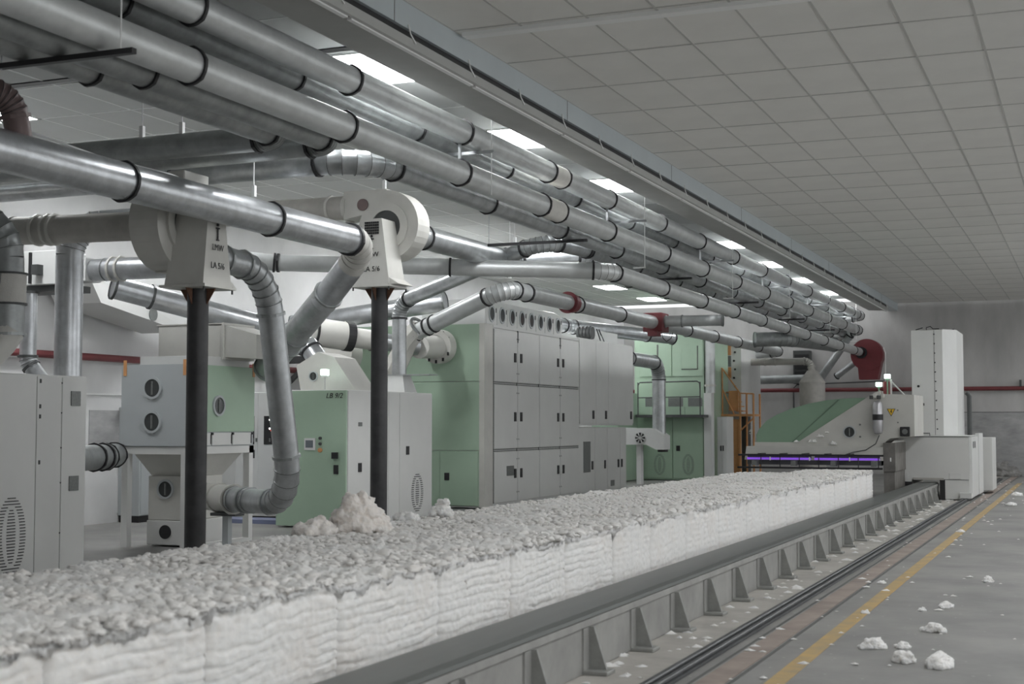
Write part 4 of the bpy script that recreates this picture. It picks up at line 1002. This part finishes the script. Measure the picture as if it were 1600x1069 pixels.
# orange stair
t = thing('access_stair', 'orange steel access stair with railings beside the far white machine', 'stair', (-9.0, 38.5, 0))
for (x, y_) in ((-8.93, 38.4), (-8.56, 38.4), (-8.93, 39.2), (-8.56, 39.2)): MB().cyl((x, y_, 0), (x, y_, 2.32), .028, n=8).build('post', ORANGE, t)
bx('landing', ORANGE, t, -9.45, -8.54, 38.35, 39.2, 1.70, 1.76); bx('tall_panel', ORANGE, t, -9.27, -8.98, 38.45, 38.6, 0, 1.62); bx('panel', ORANGE, t, -9.25, -9.0, 38.45, 38.55, 1.85, 2.4)
MB().tube([((-9.50, 38.4, 3.02), .022), ((-9.42, 38.4, 3.02), .022), ((-8.93, 38.4, 2.33), .022), ((-8.56, 38.4, 2.31), .022)], 8).build('hand_rail', ORANGE, t)
MB().cyl((-9.42, 38.4, 3.0), (-9.42, 38.4, 1.75), .022, n=8).build('post', ORANGE, t)
MB().cyl((-9.42, 38.4, 2.45), (-9.1, 38.4, 1.76), .02, n=8).build('brace', ORANGE, t); MB().cyl((-8.93, 38.4, 1.3), (-8.56, 38.4, 1.65), .02, n=8).build('brace', ORANGE, t)
MB().cyl((-8.75, 38.4, 2.3), (-8.75, 38.4, 1.75), .016, n=8).build('rail_post', ORANGE, t)
for k in range(5): bx('tread', ORANGE, t, -9.4 + k * .07, -9.2 + k * .07, 38.7, 39.2, 2.35 - k * .13, 2.38 - k * .13)
t = thing('white_machine', 'tall pale machine with orange side doors behind the access stair', 'machine', (-9.4, 39.3, 0))
bx('body', CAB, t, -10.2, -9.1, 39.3, 41.8, .02, 3.9); bx('orange_door', ORANGE, t, -9.75, -9.38, 39.27, 39.3, 3.42, 3.85); bx('orange_door', ORANGE, t, -9.75, -9.38, 39.27, 39.3, 2.78, 3.08); bx('grey_band', GREYWIN, t, -9.75, -9.38, 39.27, 39.3, 3.1, 3.4)
bx('ledge', ORANGE, t, -9.85, -9.35, 39.15, 39.3, 2.05, 2.12)
for k in range(6): MB().cyl((-9.3 + .03 * (k % 2), 39.3, 2.3 + k * .24), (-9.3 + .03 * (k % 2), 39.27, 2.3 + k * .24), .03, n=10).build('knob', DARK, t)
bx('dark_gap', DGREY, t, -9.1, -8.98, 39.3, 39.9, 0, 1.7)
t = tuft('hanging_rag', 'white rag hanging over the orange stair rail', (-8.62, 38.32, 1.18), (.07, .05, .30), CLOTH, 31); t['category'] = 'rag'

# ------------------------------------------------------------------ far end: tank, ducts, red blower
t = thing('cone_tank', 'grey cylindrical tank with cone top behind the green plucker hood', 'tank', (-7.36, 40.6, 0))
MB().tube([((-7.36, 40.6, 0.0), .36), ((-7.36, 40.6, 2.62), .36), ((-7.36, 40.6, 2.66), .37), ((-7.36, 40.6, 2.70), .35), ((-7.36, 40.6, 3.0), .14)], 28, True).build('shell', DUST, t)
pipe('tank_pipe', 'dusty pipe bending down into the cone tank', [(-9.7, 40.6, 3.27), (-7.40, 40.6, 3.27), (-7.36, 40.6, 2.95)], .10, DUST, collars=[1.0, 1.3], collar_mat=DUST, bend=.2)
pipe('wall_pipe', 'grey horizontal pipe along the end wall behind the stair', [(-10.5, 42.6, 2.80), (-7.6, 42.6, 2.84)], .13, GALVD, first=9)
pipe('cross_duct', 'large flat zinc duct crossing under the far pipes', [(-8.1, 36.6, 3.68), (-7.3, 37.0, 3.70), (-6.62, 39.8, 3.68)], .19, GALVD, first=2.2, collar_mat=GALVD, bend=.5)
pipe('slanting_pipe', 'slanting zinc pipe with white sleeve under the far pipe ends', [(-7.3, 41.4, 2.75), (-6.35, 41.0, 4.0)], .11, GALV, first=9)
pipe('slanting_pipe', 'thin grey slanting pipe beside the red blower', [(-7.0, 42.6, 2.9), (-6.1, 42.2, 3.5)], .09, GALV, first=9)
pipe('ceiling_sleeve', 'white dusty round duct below the far ceiling', [(-8.6, 42.2, 4.2), (-6.6, 41.8, 3.95)], .22, DUST, first=9, collar_mat=DUST)
t = thing('wall_louvre', 'dark louvre box on the end wall behind the tank', 'louvre', (-8.3, 43.1, 3.4))
bx('frame', DGREY, t, -8.35, -7.85, 42.95, 43.28, 2.7, 3.7); 
for k in range(5): bx('blade', BLACK, t, -8.3, -7.9, 42.92, 42.96, 2.8 + k * .17, 2.9 + k * .17)
t = thing('red_blower', 'red snail-shaped blower at the end of the pale pipe', 'blower', (-6.05, 42.5, 2.8))
pl = [(.46 * math.cos(2 * PI * i / 36), .46 * math.sin(2 * PI * i / 36)) for i in range(36)]
MB().prism([(-6.05 + x, 3.50 + z) for x, z in pl], 'y', 42.1, 42.6).build('scroll_housing', RED, t)
MB().prism([(-6.32, 3.25), (-5.62, 3.4), (-5.75, 2.78), (-6.28, 2.78)], 'y', 42.12, 42.58).build('outlet_chute', RED, t)
MB().ring((-6.2, 42.05, 3.56), (0, 1, 0), .11, .17, .06).build('inlet_ring', BLACK, t)
MB().tube([((-5.6, 42.3, 3.7), .02), ((-5.55, 42.3, 3.55), .02), ((-5.56, 42.3, 2.3), .02)], 8).build('conduit', STRIPW, t)
def conduit(label, pts, r=.02, m=DGREY):
    o = MB().tube([(p, r) for p in pts], 8, True).build('wall_conduit', m); tag(o, label, 'conduit', 'conduits on the end wall')
conduit('thin dark conduit rising and turning along the end wall', [(-8.4, 43.25, .6), (-8.4, 43.25, 2.58), (-8.3, 43.25, 2.68), (-5.6, 43.25, 2.76), (-5.5, 43.25, 2.6), (-5.5, 43.25, 2.3)])
t = thing('wall_box', 'low grey metal box on the end wall behind the green hood', 'box', (-7.9, 43.1, 1.6))
bx('body', CAB, t, -8.3, -7.5, 43.0, 43.29, 1.45, 1.95, .01); bx('lid', CAB, t, -8.27, -7.53, 42.98, 43.0, 1.48, 1.92)
t = tuft('waste_heap', 'dark heap of sacking against the end wall at the far right', (-2.4, 42.85, 0), (.55, .25, .40), mat('sacking', (.30, .295, .285), .95, 0, .3, 6), 41, sub=5); t['category'] = 'heap'
for x in (-1.9, ):
    t = bx('pipe_clip', DGREY, None, x - .03, x + .03, 43.08, 43.2, 2.56, 2.75); tag(t, 'small dark clip holding the red pipe to the end wall', 'clip')

# ------------------------------------------------------------------ bale plucker
t = thing('bale_plucker', 'white travelling bale plucker with tall tower and green hooded arm', 'machine', (-3.0, 29, 0))
CF = 29.0
# chassis with a notch over the duct
MB().prism([(-3.80, .46), (-3.80, 1.235), (-2.25, 1.235), (-2.25, .03), (-2.70, .03), (-2.74, .42), (-3.30, .44), (-3.36, .30), (-3.80, .30)], 'y', CF, 31.7).build('chassis', CAB, t)
bx('chassis_lid', SEAM, t, -3.82, -2.27, CF - .01, 31.7, 1.235, 1.25)
bx('chassis_lid', CAB, t, -3.82, -2.23, CF - .02, 31.72, 1.25, 1.262)
for a, b in ((-3.62, -3.40), (-2.62, -2.40)): bx('step_plate', CAB, t, a, b, CF - .015, CF, .42, .54, .003)
bx('front_seam', SEAM, t, -2.72, -2.26, CF - .004, CF, .40, .412)
bx('notch_edge', DARK, t, -2.80, -2.70, CF - .02, CF + .3, .02, .40); bx('duct_brush', DUST, t, -3.3, -2.72, CF - .05, CF, .40, .44)
bx('dark_slot', DARK, t, -3.56, -3.32, CF - .012, CF, .28, .36)
bx('side_cover', WHITE, t, -2.25, -2.19, 29.05, 30.6, .06, 1.24, .006); bx('side_cover', WHITE, t, -2.25, -2.17, 30.65, 31.7, .06, 1.30, .006)
bx('side_lock', DARK, t, -2.19, -2.18, 29.3, 29.38, 1.02, 1.15); bx('side_lock', DARK, t, -2.19, -2.18, 29.7, 29.78, 1.02, 1.15)
bx('rear_cabinet', CAB, t, -2.75, -2.0, 32.0, 33.2, .08, 1.2, .008)
bx('wheel_guard', CAB, t, -2.42, -2.2, 28.9, 29.2, .05, .16, .004)
MB().tube([((-3.12, CF + .05, 1.262), .01), ((-3.12, CF + .05, 1.31), .01), ((-2.98, CF + .05, 1.31), .01), ((-2.98, CF + .05, 1.262), .01)], 6).build('lid_handle', DARK, t)
# tower
bx('tower', CAB, t, -3.37, -2.76, 29.6, 31.6, 1.26, 3.38, .006)
MB().prism([(-2.76, 29.62), (-2.52, 29.95), (-2.52, 31.5), (-2.76, 31.6)], 'z', 1.26, 3.39).build('tower_side', WHITE, t)
for k in range(11): bx('tower_screw', DARK, t, -2.925 + .004 * k - .012, -2.925 + .004 * k + .012, 29.588, 29.6, 3.28 - k * .19, 3.305 - k * .19)
bx('tower_seam', SEAM, t, -2.93, -2.922, 29.597, 29.6, 1.27, 3.37)
MB().cyl((-3.24, 29.6, 2.25), (-3.24, 29.585, 2.25), .025, n=12).build('key_lock', DARK, t); bx('name_plate', DARK, t, -3.25, -3.13, 29.592, 29.6, 1.86, 1.91)
MB().tube([((-3.1, 29.9, 3.38), .01), ((-3.1, 29.9, 3.45), .01), ((-3.02, 29.9, 3.47), .01), ((-2.97, 29.9, 3.42), .01), ((-2.85, 29.9, 3.42), .01)], 6).build('top_cable', DARK, t)
MB().cyl((-3.3, 29.8, 3.40), (-3.16, 29.8, 3.44), .01, n=6).build('top_lever', DARK, t); MB().cyl((-2.62, 30.4, 3.38), (-2.62, 30.4, 3.44), .02, n=8).build('top_stud', DARK, t)
MB().tube([((-2.45, 31.3, 2.15), .05), ((-2.40, 31.3, 2.08), .05), ((-2.40, 31.3, 1.2), .05)], 10).build('hose', DGREY, t)
# arm
AY0, AY1 = 27.55, 29.3
MB().prism([(-5.30, 1.13), (-3.80, 2.10), (-3.72, 2.12), (-3.72, 2.06), (-3.10, 2.04), (-3.10, 1.26), (-3.55, 1.22), (-3.66, 1.13)], 'y', AY0, AY1 - .2).build('turret', CREAM, t)
arc = [(-6.10, 1.14), (-6.10, 1.28), (-6.04, 1.40), (-5.90, 1.55), (-5.68, 1.68), (-5.4, 1.79), (-5.1, 1.88), (-4.7, 1.955), (-4.3, 1.985), (-4.0, 1.99)]
MB().prism(arc + [(-3.98, 1.93), (-5.22, 1.13)], 'y', AY0 + .04, AY1 - .1).build('hood', GREEND, t)
g = MB().prism([(-5.42, 1.135), (-5.40, 1.135), (-4.48, 1.955), (-4.52, 1.955)], 'y', AY0 + .028, AY0 + .042); g.build('hood_seam', mat('hood_joint_green', (.15, .23, .165), .6), t)
bx('hood_sill', CREAM, t, -6.12, -3.66, AY0 - .02, AY1 - .1, 1.04, 1.14)
MB().prism([(-6.30, .80), (-6.26, 1.06), (-3.62, 1.06), (-3.46, 1.18), (-3.46, .62), (-3.66, .62), (-3.66, .80)], 'y', AY0 - .12, AY1).build('roller_housing', CREAM, t)
bx('end_plate', GRIME_SHADE, t, -3.66, -3.44, AY0 - .13, AY1, .60, 1.14, .006)
bx('arm_shade_box', GRIME_SHADE, t, -3.66, -3.46, AY0 - .1, AY1, .04, .60); bx('roller_bed', DGREY, t, -6.25, -3.70, AY0 - .10, AY1 - .1, .71, .80)  # box below the end plate is added, its dark colour stands for shade
sight(t, (-4.30, AY0, 1.34), 'y', .12)
for z in (1.25, 1.48): MB().cyl((-4.10, AY0, z), (-4.10, AY0 - .012, z), .02, n=10).build('bolt', GREYWIN, t)
# rails and violet tubes across the front of the arm
for z, r, a, b in ((.905, .018, -6.32, -3.60), (.665, .018, -6.34, -3.62)): MB().cyl((a, 27.0, z), (b, 27.0, z), r, n=8).build('guard_rail', BLACK, t)
for k in range(8): MB().cyl((-6.25 + k * .365, 27.0, .66), (-6.25 + k * .365, 27.0, .91), .010, n=6).build('guard_wire', BLACK, t)
for a, b in ((-6.16, -4.95), (-4.88, -3.68)):
    MB().cyl((a, 27.05, .835), (b, 27.05, .835), .021, n=12).build('violet_tube', UV, t)
    bx('tube_housing', DGREY, t, a, b, 27.08, 27.14, .84, .90)
for k in range(4):
    x = -6.02 + k * .745
    bx('tube_bracket', GREYWIN, t, x - .05, x + .05, 27.02, 27.2, .70, .80, .004); bx('tube_clip', STRIPW, t, x + .3, x + .32, 27.0, 27.02, .80, .87)
for k in range(5): bx('rail_bracket', DARK, t, -5.95 + k * .42, -5.88 + k * .42, 27.0, 27.45, .90, .935)
MB().tube([((-3.74, 27.5, 1.28), .010), ((-3.80, 27.45, 1.12), .010), ((-3.98, 27.4, 1.0), .010), ((-4.2, 27.3, .96), .010), ((-4.3, 27.05, .92), .010)], 6).build('air_hose', DGREY, t)
# silver bottle, valves, sign, sensor
MB().tube([((-3.75, 27.42, 1.30), .03), ((-3.75, 27.42, 1.32), .075), ((-3.75, 27.42, 1.37), .095), ((-3.75, 27.42, 1.84), .095), ((-3.75, 27.42, 1.90), .075), ((-3.75, 27.42, 1.93), .03)], 20, True).build('air_bottle', SILVER, t)
MB().ring((-3.75, 27.42, 1.62), (0, 0, 1), .09, .098, .11, 24).build('bottle_label', DARK, t)
for k in range(4): bx('valve', CREAM if k % 2 else DGREY, t, -3.90 + k * .07, -3.84 + k * .07, 27.4, 27.5, 1.96 + .03 * (k % 2), 2.03 + .03 * (k % 2), .006)
tri = [(-3.60, 1.78), (-3.44, 1.78), (-3.52, 1.635)]
MB().prism(tri, 'y', AY0 - .006, AY0).build('warning_sign', DARK, t)
MB().prism([(-3.585, 1.772), (-3.455, 1.772), (-3.52, 1.655)], 'y', AY0 - .009, AY0 - .005).build('warning_sign_face', YELLOW, t)
MB().prism([(-3.515, 1.765), (-3.54, 1.715), (-3.52, 1.715), (-3.527, 1.68), (-3.497, 1.728), (-3.515, 1.728), (-3.50, 1.765)], 'y', AY0 - .012, AY0 - .008).build('warning_bolt', DARK, t)
bx('sensor', DARK, t, -3.36, -3.18, AY0 - .06, AY0, 1.26, 1.44, .01); MB().cyl((-3.27, AY0 - .06, 1.35), (-3.27, AY0 - .09, 1.35), .05, n=16).build('sensor_lens', GREYWIN, t)
for a, z in ((-3.40, 1.75), (-3.40, 1.52)): MB().cyl((a, AY0, z), (a, AY0 - .01, z), .015, n=8).build('bolt', GREYWIN, t)
bx('red_box', RED, t, -3.68, -3.56, 27.7, 27.85, 2.05, 2.30, .008); bx('mast', CAB, t, -3.56, -3.53, 27.75, 27.8, 2.04, 2.34); MB().cyl((-3.54, 27.8, 2.3), (-3.30, 27.8, 2.04), .015, n=6).build('mast_brace', CAB, t)
for x, z in ((-3.76, 2.235), (-3.60, 2.385)):
    MB().cyl((x, 27.7, 2.0), (x, 27.7, z - .04), .015, n=8).build('lamp_stem', GREEND, t); bx('signal_lamp', LAMPG, t, x - .055, x + .055, 27.65, 27.75, z - .03, z + .05, .008); bx('lamp_socket', GREEND, t, x - .03, x + .03, 27.67, 27.73, z - .06, z - .03)
for i, (x, y_, z, s) in enumerate([(-5.0, 27.55, 1.14, .10), (-4.85, 27.56, 1.24, .08), (-4.6, 27.53, 1.10, .09), (-5.3, 27.54, 1.14, .06), (-4.72, 27.55, 1.32, .05)]):
    tuft('cotton_tuft', ['loose tuft on the sill below the green hood, largest', 'loose tuft caught on the hood edge', 'loose tuft on the arm below the round window', 'small tuft at the foot of the hood edge', 'tiny tuft highest on the hood edge'][i], (x, y_ - .03, z), (s, .04, s * .6), COTW, 50 + i, 'tufts on the plucker arm', sub=3)
